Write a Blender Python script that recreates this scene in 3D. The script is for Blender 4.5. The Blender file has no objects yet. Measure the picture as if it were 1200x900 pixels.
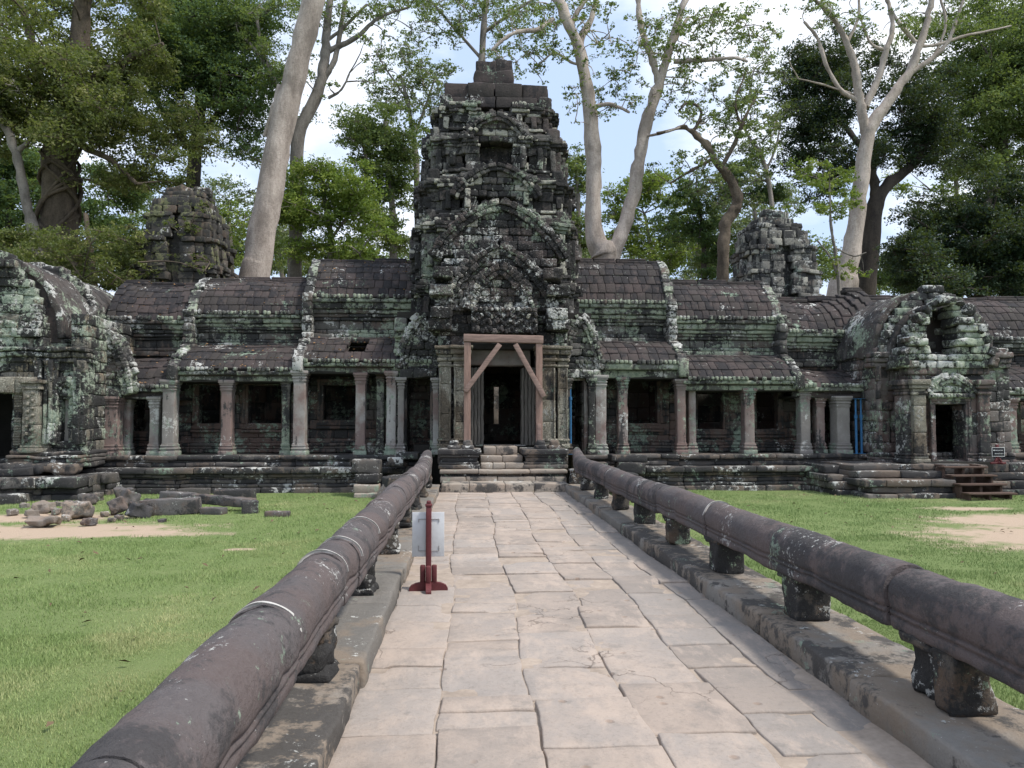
import bpy, math, random
import numpy as np
from mathutils import Vector, Matrix
rng = np.random.default_rng(7)
random.seed(7)
sc = bpy.context.scene
COL = sc.collection

# ------------------------------------------------------------------ camera
CAMH = 1.65; YAW = math.atan(52/900); PITCH = math.atan(42/900); FPX = 900.0
cd = bpy.data.cameras.new('camera'); cam = bpy.data.objects.new('camera', cd); COL.objects.link(cam)
cd.sensor_width = 36.0; cd.lens = 27.0; cd.clip_start = 0.05; cd.clip_end = 3000
cam.location = (0, 0, CAMH); cam.rotation_euler = (math.pi/2 + PITCH, 0, -YAW)
sc.camera = cam

# ------------------------------------------------------------------ world, sun, exposure
SUN_EL = math.radians(56); SUN_AZ = math.radians(112)      # azimuth clockwise from +Y
w = bpy.data.worlds.new('World'); sc.world = w; w.use_nodes = True
nt = w.node_tree; nt.nodes.clear()
def wn(t, **k):
    n = nt.nodes.new(t)
    for a, b in k.items(): setattr(n, a, b)
    return n
sky = wn('ShaderNodeTexSky', sky_type='NISHITA', sun_disc=False, sun_elevation=SUN_EL, sun_rotation=SUN_AZ)
sky.air_density = 1.0; sky.dust_density = 1.2; sky.ozone_density = 1.6
tc = wn('ShaderNodeTexCoord'); mp = wn('ShaderNodeMapping'); mp.inputs['Scale'].default_value = (1.6, 1.6, 3.6)
no = wn('ShaderNodeTexNoise'); no.inputs['Scale'].default_value = 1.9; no.inputs['Detail'].default_value = 7; no.inputs['Roughness'].default_value = .55
cr = wn('ShaderNodeValToRGB'); cr.color_ramp.elements[0].position = .42; cr.color_ramp.elements[1].position = .68
mx = wn('ShaderNodeMix', data_type='RGBA'); bg = wn('ShaderNodeBackground'); ou = wn('ShaderNodeOutputWorld')
nt.links.new(tc.outputs['Generated'], mp.inputs[0]); nt.links.new(mp.outputs[0], no.inputs['Vector'])
nt.links.new(no.outputs['Fac'], cr.inputs[0]); nt.links.new(cr.outputs[0], mx.inputs['Factor'])
pm = wn('ShaderNodeMix', data_type='RGBA'); pm.inputs['Factor'].default_value = .6; pm.inputs['B'].default_value = (7.4, 9.2, 12.4, 1); nt.links.new(sky.outputs[0], pm.inputs['A']); nt.links.new(pm.outputs['Result'], mx.inputs['A']); mx.inputs['B'].default_value = (11.5, 11.7, 12.2, 1)
nt.links.new(mx.outputs['Result'], bg.inputs[0]); nt.links.new(bg.outputs[0], ou.inputs[0])
bg.inputs[1].default_value = 0.085
sd = bpy.data.lights.new('sun', 'SUN'); so = bpy.data.objects.new('sun', sd); COL.objects.link(so)
sd.energy = 2.9; sd.angle = math.radians(8); sd.color = (1, .95, .87)
tosun = Vector((math.sin(SUN_AZ)*math.cos(SUN_EL), math.cos(SUN_AZ)*math.cos(SUN_EL), math.sin(SUN_EL)))
so.rotation_euler = tosun.to_track_quat('Z', 'Y').to_euler()
so.location = (20, -10, 40)
sc.view_settings.view_transform = 'Standard'; sc.view_settings.look = 'None'
sc.view_settings.gamma = 1; sc.view_settings.use_curve_mapping = False
sc.view_settings.exposure = 0.55
sc.cycles.use_denoising = True; sc.cycles.max_bounces = 6; sc.cycles.diffuse_bounces = 3
sc.cycles.transmission_bounces = 2; sc.cycles.glossy_bounces = 2; sc.cycles.transparent_max_bounces = 4

# ------------------------------------------------------------------ measuring: photo pixel -> place at depth Y
def W(px, py, Y):
    xc = (px-600)/FPX; yc = (450-py)/FPX
    sa, ca, sp, cp = math.sin(YAW), math.cos(YAW), math.sin(PITCH), math.cos(PITCH)
    d = Vector((sa*cp + xc*ca - yc*sa*sp, ca*cp - xc*sa - yc*ca*sp, sp + yc*cp))
    t = Y/d.y
    return Vector((d.x*t, Y, CAMH + d.z*t))
def X(px, Y): return W(px, 490, Y).x
def Z(py, Y, px=600): return W(px, py, Y).z

# ------------------------------------------------------------------ vector noise (numpy)
def _hash(ix, iy, iz, s):
    h = (ix*374761393 + iy*668265263 + iz*2147483647 + s*1274126177) & 0xffffffff
    h = ((h ^ (h >> 13))*1274126177) & 0xffffffff
    h = ((h ^ (h >> 16))*2246822519) & 0xffffffff
    return ((h ^ (h >> 15)) & 0xffff)/32767.5 - 1
def vnoise(P, s=0):
    i = np.floor(P).astype(np.int64); f = P - i; f = f*f*(3-2*f)
    r = 0
    for dx in (0, 1):
        for dy in (0, 1):
            for dz in (0, 1):
                wgt = (f[:, 0] if dx else 1-f[:, 0])*(f[:, 1] if dy else 1-f[:, 1])*(f[:, 2] if dz else 1-f[:, 2])
                r = r + wgt*_hash(i[:, 0]+dx, i[:, 1]+dy, i[:, 2]+dz, s)
    return r
def vnoise3(P, s=0): return np.stack([vnoise(P, s), vnoise(P, s+11), vnoise(P, s+23)], 1)

# ------------------------------------------------------------------ mesh collector
_tpl = {}
def template(nx, ny, nz):
    key = (nx, ny, nz)
    if key in _tpl: return _tpl[key]
    idx = {}; V = []; F = []
    def vid(a, b, c):
        k = (a, b, c)
        if k not in idx: idx[k] = len(V); V.append(k)
        return idx[k]
    n = (nx, ny, nz)
    for ax in range(3):
        u, v = (ax+1) % 3, (ax+2) % 3
        for side in (0, n[ax]):
            for i in range(n[u]):
                for j in range(n[v]):
                    q = []
                    for (di, dj) in ((0, 0), (1, 0), (1, 1), (0, 1)):
                        p = [0, 0, 0]; p[ax] = side; p[u] = i+di; p[v] = j+dj; q.append(vid(*p))
                    if side == 0: q.reverse()
                    F.append(q)
    _tpl[key] = (np.array(V), np.array(F)); return _tpl[key]
def axis_coords(h, r, m):
    # coordinates -h, -h+r, (m inner), h-r, h
    inner = np.linspace(-h+r, h-r, m+2)
    return np.concatenate([[-h], inner, [h]])

class MB:
    def __init__(s): s.V = []; s.F = []; s.B = []; s.n = 0
    def add(s, V, F, b=0.5):
        V = np.asarray(V, float); F = np.asarray(F)
        s.V.append(V); s.F.append(F + s.n); s.n += len(V)
        s.B.append(np.full(len(V), b) if np.isscalar(b) else b)
    def blk(s, c, size, R=None, r=None, m=None, b=None):
        """weathered block: centre, full size"""
        h = np.array(size)/2.0
        if r is None: r = .035
        r = min(r, h.min()*.6)
        if m is None: m = 0 if max(size) < .5 else 1
        ms = [min(12, int(m + (size[k] > .7) + (size[k] > 1.2)*2)) if m < 20 else max(0, int(size[k]/(m/1000.))-1) for k in range(3)]
        T, F = template(*[q+3 for q in ms])
        ac = [axis_coords(h[k], r, ms[k]) for k in range(3)]
        P = np.stack([ac[k][T[:, k]] for k in range(3)], 1)
        inn = np.clip(P, -(h-r), h-r); d = P-inn; L = np.linalg.norm(d, axis=1); L[L == 0] = 1
        cnt = (np.abs(d) > 1e-9).sum(1)
        P = np.where((cnt >= 2)[:, None], inn + d/L[:, None]*r, P)
        if R is not None: P = P @ np.array(R).T
        s.add(P + np.array(c), F, rng.random() if b is None else b)
    def box(s, x0, x1, y0, y1, z0, z1, b=.5, **k):
        s.blk(((x0+x1)/2, (y0+y1)/2, (z0+z1)/2), (x1-x0, y1-y0, z1-z0), b=b, **k)
    def extr(s, pts, y0, y1, b=.5):
        """polygon in XZ extruded along Y (closed)"""
        n = len(pts); V = [(p[0], y0, p[1]) for p in pts]+[(p[0], y1, p[1]) for p in pts]
        s.poly(V, [list(range(n)), list(range(2*n-1, n-1, -1))]+[[(i+1) % n, i, n+i, n+(i+1) % n] for i in range(n)], b)
    def poly(s, V, F, b=.5):
        # ngons -> triangles/quads padded
        Q = []
        for f in F:
            if len(f) == 4: Q.append(f)
            else:
                for i in range(1, len(f)-1): Q.append([f[0], f[i], f[i+1], -1])
        Q = np.array(Q); 
        Q2 = np.where(Q < 0, -10**9, Q); s.add(V, Q2, b)
    def tube(s, pts, rad, k=10, b=.5, rough=0, seed=0, cap=True):
        pts = np.array(pts, float); rad = np.array(rad, float); n = len(pts)
        T = np.gradient(pts, axis=0); T /= np.linalg.norm(T, axis=1)[:, None]+1e-9
        ref = np.array([0., 1., 0.]) if abs(T[:, 1]).mean() < .8 else np.array([1., 0, 0])
        A = np.cross(T, ref); A /= np.linalg.norm(A, axis=1)[:, None]+1e-9; Bv = np.cross(T, A)
        th = np.linspace(0, 2*np.pi, k, endpoint=False)
        V = pts[:, None, :] + rad[:, None, None]*(np.cos(th)[None, :, None]*A[:, None, :] + np.sin(th)[None, :, None]*Bv[:, None, :])
        V = V.reshape(-1, 3)
        if rough: V = V + vnoise3(V*1.7/np.maximum(.15, rad.mean()*2), seed)*rough
        i = np.arange(n-1)[:, None]*k; j = np.arange(k)[None, :]; j2 = (j+1) % k
        F = np.stack([i+j, i+k+j, i+k+j2, i+j2], -1).reshape(-1, 4)
        s.add(V, F, b)
        if cap:
            for e, rv in ((0, True), (n-1, False)):
                c = V[e*k:(e+1)*k]
                fs = [[k, q, (q+1) % k, -10**9] if rv else [k, (q+1) % k, q, -10**9] for q in range(k)]
                s.add(np.vstack([c, pts[e]]), np.array(fs), b)
    def build(s, name, mat, parent=None, amp=0., sc_=3., seed=3, smooth=True, warp=None, flat=False):
        V = np.vstack(s.V); B = np.concatenate(s.B)
        if amp: V = V + vnoise3(V*sc_, seed)*amp + vnoise3(V*sc_*3.1, seed+5)*amp*.45
        if warp is not None: V = warp(V)
        Fs = np.vstack(s.F); tri = Fs[:, 3] < 0
        me = bpy.data.meshes.new(name)
        sizes = np.where(tri, 3, 4); flatidx = Fs.reshape(-1); keep = np.ones_like(Fs, bool); keep[:, 3] = ~tri
        li = Fs[keep]
        me.vertices.add(len(V)); me.vertices.foreach_set('co', V.astype(np.float32).ravel())
        me.loops.add(len(li)); me.loops.foreach_set('vertex_index', li.astype(np.int32))
        me.polygons.add(len(Fs)); st = np.concatenate([[0], np.cumsum(sizes)[:-1]])
        me.polygons.foreach_set('loop_start', st.astype(np.int32))
        me.polygons.foreach_set('use_smooth', np.full(len(Fs), bool(smooth)))
        me.update(calc_edges=True)
        a = me.attributes.new('blk', 'FLOAT', 'POINT'); a.data.foreach_set('value', B.astype(np.float32))
        me.materials.append(mat)
        o = bpy.data.objects.new(name, me); COL.objects.link(o)
        if parent: 
            o.parent = parent; o.matrix_parent_inverse = Matrix.Translation(parent.location).inverted()
        return o
def thing(name, label, cat, loc=(0, 0, 0), group=None):
    o = bpy.data.objects.new(name, None); o.empty_display_size = .3; COL.objects.link(o); o.location = loc
    o['label'] = label; o['category'] = cat
    if group: o['group'] = group
    return o
def tag(o, label=None, cat=None, group=None, kind=None):
    for k, v in (('label', label), ('category', cat), ('group', group), ('kind', kind)):
        if v: o[k] = v
    return o
def Rx(a): return np.array(Matrix.Rotation(a, 3, 'X'))
def Ry(a): return np.array(Matrix.Rotation(a, 3, 'Y'))
def Rz(a): return np.array(Matrix.Rotation(a, 3, 'Z'))
def jit(a): return (rng.random()-.5)*2*a

# ------------------------------------------------------------------ materials
class M:
    def __init__(s, name, rough=.9):
        s.m = bpy.data.materials.new(name); s.m.use_nodes = True; s.t = s.m.node_tree
        s.b = s.t.nodes['Principled BSDF']; s.b.inputs['Roughness'].default_value = rough
        s.b.inputs['Specular IOR Level'].default_value = .25
        s.g = s.n('ShaderNodeNewGeometry')
        s.pos = s.g.outputs['Position']
    def n(s, t, **k):
        q = s.t.nodes.new(t)
        for a, b in k.items(): setattr(q, a, b)
        return q
    def L(s, a, b): s.t.links.new(a, b)
    def mapv(s, scale=(1, 1, 1), loc=(0, 0, 0), src=None):
        q = s.n('ShaderNodeMapping'); q.inputs['Scale'].default_value = scale; q.inputs['Location'].default_value = loc
        s.L(src or s.pos, q.inputs[0]); return q.outputs[0]
    def noise(s, scale, detail=5, rough=.6, vec=None, dist=0., off=0.):
        q = s.n('ShaderNodeTexNoise'); q.inputs['Scale'].default_value = scale; q.inputs['Detail'].default_value = detail
        q.inputs['Roughness'].default_value = rough; q.inputs['Distortion'].default_value = dist
        if off: vec = s.mapv((1, 1, 1), (off, off*.7, off*1.3), vec)
        s.L(vec or s.pos, q.inputs['Vector']); return q.outputs['Fac']
    def ramp(s, f, a, b, lo=0., hi=1.):
        q = s.n('ShaderNodeMapRange'); q.inputs['From Min'].default_value = a; q.inputs['From Max'].default_value = b
        q.inputs['To Min'].default_value = lo; q.inputs['To Max'].default_value = hi; s.L(f, q.inputs['Value']); return q.outputs[0]
    def math(s, op, a, b=None):
        q = s.n('ShaderNodeMath', operation=op)
        for k, v in enumerate((a, b)):
            if v is None: continue
            if isinstance(v, (int, float)): q.inputs[k].default_value = v
            else: s.L(v, q.inputs[k])
        return q.outputs[0]
    def mix(s, f, a, b, mode='MIX'):
        q = s.n('ShaderNodeMix', data_type='RGBA', blend_type=mode)
        for k, v in (('Factor', f), ('A', a), ('B', b)):
            if isinstance(v, (int, float)): q.inputs[k].default_value = v
            elif isinstance(v, tuple): q.inputs[k].default_value = (*v, 1)
            else: s.L(v, q.inputs[k])
        return q.outputs['Result']
    def attr(s, name='blk'):
        q = s.n('ShaderNodeAttribute', attribute_name=name); return q.outputs['Fac']
    def bump(s, h, strength=.5, dist=.02, prev=None):
        q = s.n('ShaderNodeBump'); q.inputs['Strength'].default_value = strength; q.inputs['Distance'].default_value = dist
        s.L(h, q.inputs['Height'])
        if prev is not None: s.L(prev, q.inputs['Normal'])
        return q.outputs[0]
    def fin(s, col, nrm=None, rough=None):
        s.L(col, s.b.inputs['Base Color']) if not isinstance(col, tuple) else s.b.inputs['Base Color'].__setattr__('default_value', (*col, 1))
        if nrm is not None: s.L(nrm, s.b.inputs['Normal'])
        if rough is not None: s.L(rough, s.b.inputs['Roughness'])
        return s.m

def stone(name, base=(.13, .115, .10), pale=(.30, .28, .25), crust=(.022, .021, .022), crust_amt=.5, green=(.20, .27, .20), green_amt=.3,
          white_amt=.15, white=(.55, .55, .52), brown_amt=.2, brown=(.10, .065, .05), streak=.4, carve=0., carve_scale=9., spall=0., bump=.6, scale=1., up_white=True, zgreen=None, fine=1., vivid=.15):
    q = M(name); blk = q.attr()
    big = q.noise(.55*scale, 6, .62, off=3.1); mid = q.noise(2.3*scale, 7, .65, off=9.7); fin = q.noise(16*scale, 6, .7)
    st = q.noise(1.6, 6, .65, vec=q.mapv((3.2, 3.2, .42)), off=5.)
    # base tint per block
    t = q.math('ADD', q.math('MULTIPLY', blk, .5), q.math('MULTIPLY', mid, .6))
    col = q.mix(q.ramp(t, .35, .8), base, pale)
    bm = q.ramp(q.math('ADD', q.noise(.9*scale, 6, .6, off=21.), q.math('MULTIPLY', blk, .12)), .62-brown_amt*.35, .72-brown_amt*.3)
    col = q.mix(q.math('MULTIPLY', bm, .85), col, brown)
    # black crust
    cs = q.math('ADD', q.math('ADD', q.math('MULTIPLY', big, .45), q.math('MULTIPLY', st, streak)), q.math('MULTIPLY', mid, .75-streak*.4))
    cs = q.math('ADD', cs, q.math('MULTIPLY', fin, .30))
    cs = q.math('ADD', cs, q.math('MULTIPLY', q.math('SUBTRACT', blk, .5), .22))
    tot = (.45+streak+.75-streak*.4+.30)*.5
    th = tot + (.5-crust_amt)*.55
    cm = q.ramp(cs, th-.035, th+.035)
    col = q.mix(cm, col, crust)
    # green crustose lichen
    gp = q.math('ADD', q.noise(1.0*scale, 5, .6, off=33.), q.math('MULTIPLY', q.noise(7.5*scale, 7, .78, off=41.), 1.0))
    if zgreen: 
        sep = q.n('ShaderNodeSeparateXYZ'); q.L(q.pos, sep.inputs[0])
        gp = q.math('ADD', gp, q.ramp(sep.outputs['Z'], zgreen[0], zgreen[1], zgreen[2], 0))
    tg = 1.0 + (.5-green_amt)*.42
    gm = q.ramp(gp, tg-.01, tg+.035)
    gcol = q.mix(q.ramp(q.noise(9, 5, .7, off=2.), .35, .65), (green[0]*.75, green[1]*.8, green[2]*.8), (green[0]*1.75, green[1]*1.6, green[2]*1.65))
    col = q.mix(q.math('MULTIPLY', gm, .85), col, gcol)
    # white lichen spots
    wp = q.math('ADD', q.math('MULTIPLY', q.noise(1.1*scale, 5, .6, off=57.), 1.), q.math('MULTIPLY', q.noise(9*scale*fine, 7, .78, off=61.), 1.))
    if up_white:
        sn = q.n('ShaderNodeSeparateXYZ'); q.L(q.g.outputs['Normal'], sn.inputs[0])
        wp = q.math('ADD', wp, q.math('MULTIPLY', sn.outputs['Z'], .05))
    tw = 1.03 + (.5-white_amt)*.42
    wm = q.ramp(wp, tw, tw+.03)
    col = q.mix(q.math('MULTIPLY', wm, .9), col, white)
    if spall:
        sp = q.ramp(blk, 1-spall, 1-spall+.001)
        sp = q.math('MULTIPLY', sp, q.ramp(mid, .44, .49))
        col = q.mix(sp, col, q.mix(mid, (.28, .28, .26), (.50, .47, .38)))
    if vivid: col = q.mix(vivid, col, q.mix(fin, (.0, .0, .0), (.35, .34, .33)))
    h = q.math('ADD', q.math('MULTIPLY', mid, .8), q.math('MULTIPLY', fin, .5))
    nrm = q.bump(h, bump, .05)
    if carve:
        vo = q.n('ShaderNodeTexVoronoi', feature='DISTANCE_TO_EDGE'); vo.inputs['Scale'].default_value = carve_scale
        wv = q.n('ShaderNodeVectorMath', operation='ADD'); nn = q.n('ShaderNodeTexNoise'); nn.inputs['Scale'].default_value = carve_scale*.5
        q.L(q.pos, nn.inputs['Vector']); q.L(nn.outputs['Color'], wv.inputs[0]); q.L(q.pos, wv.inputs[1]); q.L(wv.outputs[0], vo.inputs['Vector'])
        ch = q.ramp(vo.outputs['Distance'], 0., .18)
        nrm = q.bump(ch, carve, .04, nrm)
        col = q.mix(q.math('MULTIPLY', q.ramp(vo.outputs['Distance'], .0, .09, 1, 0), min(.6, carve*.6)), col, crust)
    return q.fin(col, nrm)

S_TOWER = stone('tower_stone', base=(.12, .115, .105), pale=(.33, .33, .31), crust=(.022, .021, .021), crust_amt=.59, green_amt=.20, white_amt=.17, brown_amt=.45, brown=(.06, .045, .042), spall=.13, carve=.5, carve_scale=8, streak=.3, scale=.8, vivid=.06, green=(.20, .24, .18))
S_PED = stone('pediment_stone', base=(.14, .13, .12), pale=(.28, .27, .26), crust=(.022, .021, .021), crust_amt=.58, green_amt=.24, white_amt=.30, brown_amt=.6, brown=(.075, .055, .05), spall=.03, carve=.8, carve_scale=7, streak=.25, vivid=.08, scale=.9, green=(.22, .27, .20))
S_WALL = stone('gallery_stone', base=(.11, .105, .095), pale=(.24, .225, .205), crust=(.018, .018, .018), crust_amt=.56, green_amt=.36, white_amt=.22, brown_amt=.3, streak=.5, carve=.3, green=(.23, .28, .205))
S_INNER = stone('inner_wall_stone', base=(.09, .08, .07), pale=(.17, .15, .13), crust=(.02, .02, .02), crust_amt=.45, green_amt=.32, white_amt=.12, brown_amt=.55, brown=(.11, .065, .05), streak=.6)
S_ROOF = stone('roof_stone', base=(.034, .029, .027), pale=(.056, .047, .044), crust=(.020, .018, .020), crust_amt=.42, green_amt=.02, white_amt=.03, brown_amt=.35, brown=(.060, .045, .043), streak=.35, bump=.8, vivid=.05)
S_CORN = stone('cornice_stone', base=(.10, .10, .09), pale=(.18, .18, .165), crust=(.02, .02, .02), crust_amt=.50, green=(.27, .325, .235), green_amt=.54, white_amt=.27, brown_amt=.15, streak=.3, carve=.4, carve_scale=12)
S_RIB = stone('gable_edge_stone', base=(.13, .12, .11), pale=(.27, .25, .24), crust=(.02, .02, .02), crust_amt=.60, green_amt=.30, white_amt=.36, brown_amt=.3, streak=.25, carve=.3, scale=1.3, green=(.25, .30, .22))
S_PIL = stone('pillar_stone', base=(.22, .20, .185), pale=(.44, .425, .40), crust=(.03, .028, .028), crust_amt=.28, green_amt=.18, white_amt=.20, brown_amt=.2, brown=(.19, .115, .10), streak=.8, zgreen=(.66, 1.05, .16), bump=.35)
S_PINK = stone('pink_pillar_stone', base=(.185, .15, .135), pale=(.30, .265, .245), crust=(.03, .028, .028), crust_amt=.32, green_amt=.2, white_amt=.20, brown_amt=.5, brown=(.20, .13, .115), streak=.8, zgreen=(.66, 1.05, .16), bump=.35)
S_CARVED = stone('carved_pilaster_stone', base=(.38, .35, .28), pale=(.56, .52, .43), crust=(.035, .032, .03), crust_amt=.28, green_amt=.20, white_amt=.14, brown_amt=.2, brown=(.16, .12, .08), streak=.6, carve=.9, carve_scale=11, bump=.6)
S_PLINTH = stone('plinth_stone', base=(.075, .067, .062), pale=(.19, .17, .15), crust=(.018, .017, .018), crust_amt=.50, green_amt=.06, white_amt=.20, brown_amt=.4, brown=(.13, .095, .07), streak=.2)
S_WINGL = stone('left_wing_stone', base=(.18, .165, .135), pale=(.30, .28, .235), crust=(.022, .022, .022), crust_amt=.66, green=(.28, .34, .26), green_amt=.40, white_amt=.26, brown_amt=.3, streak=.6, carve=.5, carve_scale=7, brown=(.26, .21, .145), vivid=.10, scale=1.0)
S_WINGR = stone('right_pavilion_stone', base=(.13, .11, .10), pale=(.22, .20, .185), crust=(.022, .021, .022), crust_amt=.48, green=(.22, .28, .20), green_amt=.28, white_amt=.30, brown_amt=.45, brown=(.14, .09, .08), streak=.55, carve=.3)
S_GABLER = stone('broken_gable_stone', base=(.14, .15, .13), pale=(.27, .29, .25), crust=(.022, .022, .022), crust_amt=.64, green=(.27, .325, .24), green_amt=.44, white_amt=.40, brown_amt=.2, streak=.25, scale=.8)
S_RUINL = stone('brown_ruin_stone', base=(.085, .07, .055), pale=(.15, .13, .10), crust=(.025, .023, .02), crust_amt=.62, green=(.13, .14, .06), green_amt=.30, white_amt=.12, brown_amt=.4, brown=(.10, .065, .045), streak=.2)
S_RUINR = stone('pale_ruin_stone', base=(.20, .19, .165), pale=(.44, .43, .38), crust=(.03, .03, .03), crust_amt=.58, green=(.25, .31, .25), green_amt=.16, white_amt=.30, brown_amt=.2, streak=.2, spall=.15, scale=1.2, carve=.5)
S_RAIL = stone('rail_stone', base=(.085, .072, .073), pale=(.14, .12, .12), crust=(.045, .040, .042), crust_amt=.42, green_amt=.0, white_amt=.04, brown_amt=.40, brown=(.115, .085, .08), streak=.1, scale=1.6, bump=.95, fine=2.0)
S_POST = stone('balustrade_post_stone', base=(.085, .072, .06), pale=(.19, .165, .13), crust=(.016, .015, .015), crust_amt=.58, green=(.22, .30, .20), green_amt=.14, white_amt=.26, brown_amt=.4, brown=(.12, .075, .045), streak=.3, scale=2.5, bump=.9)
S_KERB = stone('kerb_stone', base=(.15, .138, .122), pale=(.29, .265, .235), crust=(.06, .053, .047), crust_amt=.36, green_amt=.0, white_amt=.0, brown_amt=.25, brown=(.24, .185, .135), streak=.1, scale=1.8, bump=.6)
S_STEP = stone('step_stone', base=(.24, .20, .165), pale=(.38, .335, .28), crust=(.06, .055, .05), crust_amt=.30, green_amt=.05, white_amt=.05, brown_amt=.3, brown=(.30, .24, .19), streak=.1, bump=.5)
S_VAULT = stone('vault_stone', base=(.055, .048, .045), pale=(.10, .09, .085), crust=(.020, .018, .018), crust_amt=.50, green=(.22, .28, .20), green_amt=.26, white_amt=.27, brown_amt=.45, brown=(.06, .045, .04), streak=.4, bump=.9)
S_RUBBLE = stone('rubble_stone', base=(.085, .078, .078), pale=(.16, .15, .145), crust=(.03, .028, .03), crust_amt=.45, green_amt=.05, white_amt=.10, brown_amt=.3, brown=(.13, .09, .07), streak=.1, scale=2.2)
S_RUBPALE = stone('pale_rubble_stone', base=(.19, .165, .14), pale=(.30, .26, .22), crust=(.10, .09, .08), crust_amt=.36, green_amt=.05, white_amt=.10, brown_amt=.5, brown=(.26, .20, .16), streak=.1, scale=2.2)

def paving():
    q = M('paving_stone', .85); blk = q.attr()
    big = q.noise(.7, 6, .65, off=1.); mid = q.noise(3.2, 8, .7, off=5.); fin = q.noise(38, 6, .75)
    col = q.mix(q.ramp(q.math('ADD', q.math('MULTIPLY', blk, .55), q.math('MULTIPLY', mid, .8)), .4, 1.0), (.27, .23, .20), (.405, .345, .30))
    sand = q.ramp(q.math('ADD', q.math('ADD', big, q.math('MULTIPLY', mid, .9)), q.math('MULTIPLY', fin, .25)), .98, 1.16)
    col = q.mix(q.math('MULTIPLY', sand, .5), col, (.41, .325, .265))
    grey = q.ramp(q.math('ADD', q.noise(1.3, 7, .7, off=77.), q.math('MULTIPLY', blk, .2)), .58, .72)
    col = q.mix(q.math('MULTIPLY', grey, .5), col, (.26, .24, .225))
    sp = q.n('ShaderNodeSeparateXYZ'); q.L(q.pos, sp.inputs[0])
    # right rail's shade painted in grey along its kerb, sand along the left one
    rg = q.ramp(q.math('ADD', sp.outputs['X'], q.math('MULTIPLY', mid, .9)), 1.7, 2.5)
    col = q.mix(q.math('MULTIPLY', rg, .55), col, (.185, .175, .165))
    col = q.mix(q.ramp(fin, .52, .72, 0, .5), col, (.17, .15, .13))
    dk = q.noise(5.5, 9, .75, off=44.)
    col = q.mix(q.ramp(dk, .54, .66, 0, .55), col, (.20, .18, .16))
    col = q.mix(q.ramp(q.noise(2.0, 8, .75, vec=q.mapv((1.5, .6, 1)), off=90.), .52, .62, 0, .6), col, (.44, .355, .295))
    vo = q.n('ShaderNodeTexVoronoi'); vo.inputs['Scale'].default_value = 5.5; vo.inputs['Randomness'].default_value = 1
    q.L(q.mapv((1, 1, .05)), vo.inputs['Vector'])
    pit = q.ramp(vo.outputs['Distance'], .08, .17)
    sel = q.n('ShaderNodeSeparateColor'); q.L(vo.outputs['Color'], sel.inputs[0])
    pit = q.math('MAXIMUM', pit, q.ramp(sel.outputs[0], .27, .28))
    col = q.mix(q.math('MULTIPLY', q.math('SUBTRACT', 1, pit), .55), col, (.24, .165, .12))
    vc = q.n('ShaderNodeTexVoronoi', feature='DISTANCE_TO_EDGE'); vc.inputs['Scale'].default_value = 1.25
    va = q.n('ShaderNodeVectorMath', operation='ADD'); nc = q.n('ShaderNodeTexNoise'); nc.inputs['Scale'].default_value = 3.; nc.inputs['Detail'].default_value = 6
    q.L(q.pos, nc.inputs['Vector']); q.L(nc.outputs['Color'], va.inputs[0]); q.L(q.mapv((1, 1, .05)), va.inputs[1]); q.L(va.outputs[0], vc.inputs['Vector'])
    crk = q.math('MULTIPLY', q.ramp(vc.outputs['Distance'], .004, .013, 1, 0), q.ramp(q.noise(.8, 3, .5, off=66.), .55, .60))
    col = q.mix(q.math('MULTIPLY', crk, .6), col, (.14, .11, .09))
    pit = q.math('SUBTRACT', pit, q.math('MULTIPLY', crk, .8))
    h = q.math('ADD', q.math('ADD', q.math('MULTIPLY', mid, .7), q.math('MULTIPLY', fin, .25)), q.math('MULTIPLY', pit, .35))
    return q.fin(col, q.bump(h, .7, .03))
S_PAVE = paving()
def simple(name, col, rough=.7, var=.25, scale=6., vec=(1, 1, 1), bump=.2, metal=0.):
    q = M(name, rough); n = q.noise(scale, 6, .65, vec=q.mapv(vec)); n2 = q.noise(scale*6, 4, .6, vec=q.mapv(vec))
    c = q.mix(q.ramp(q.math('ADD', q.math('MULTIPLY', n, .7), q.math('MULTIPLY', n2, .3)), .3, .7), tuple(x*(1-var) for x in col), tuple(min(1, x*(1+var)) for x in col))
    q.b.inputs['Metallic'].default_value = metal
    return q.fin(c, q.bump(n2, bump, .01))
M_SAND = simple('sand_joint', (.33, .27, .22), .95, .3, 5)
M_TIMBER = simple('pink_timber', (.25, .165, .135), .8, .45, 3, (6, 6, .7), .4)
M_TIMBERB = simple('beam_timber', (.24, .165, .14), .8, .45, 3, (.7, 6, 6), .4)
M_JAMB = simple('eroded_jamb_stone', (.145, .135, .12), .95, .55, 3, (7, 7, .5), .8)
M_BLUE = simple('blue_painted_steel', (.035, .13, .27), .5, .25, 8)
M_SIGNRED = simple('dark_red_painted_wood', (.105, .028, .030), .6, .25, 10)
M_SIGNGREY = simple('grey_board_back', (.50, .51, .52), .55, .10, 5)
M_BLACKB = simple('black_sign_face', (.012, .012, .018), .5, .2, 8)
M_WHITE = simple('white_lettering', (.7, .7, .7), .6, .05, 8)
M_STAIR = simple('dark_brown_wood', (.085, .055, .043), .8, .4, 3, (.7, 6, 6), .4)
M_CHALK = simple('white_mortar', (.50, .48, .45), .9, .35, 25)
M_VOID = simple('interior_stone', (.03, .028, .025), .95, .3, 3)

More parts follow.
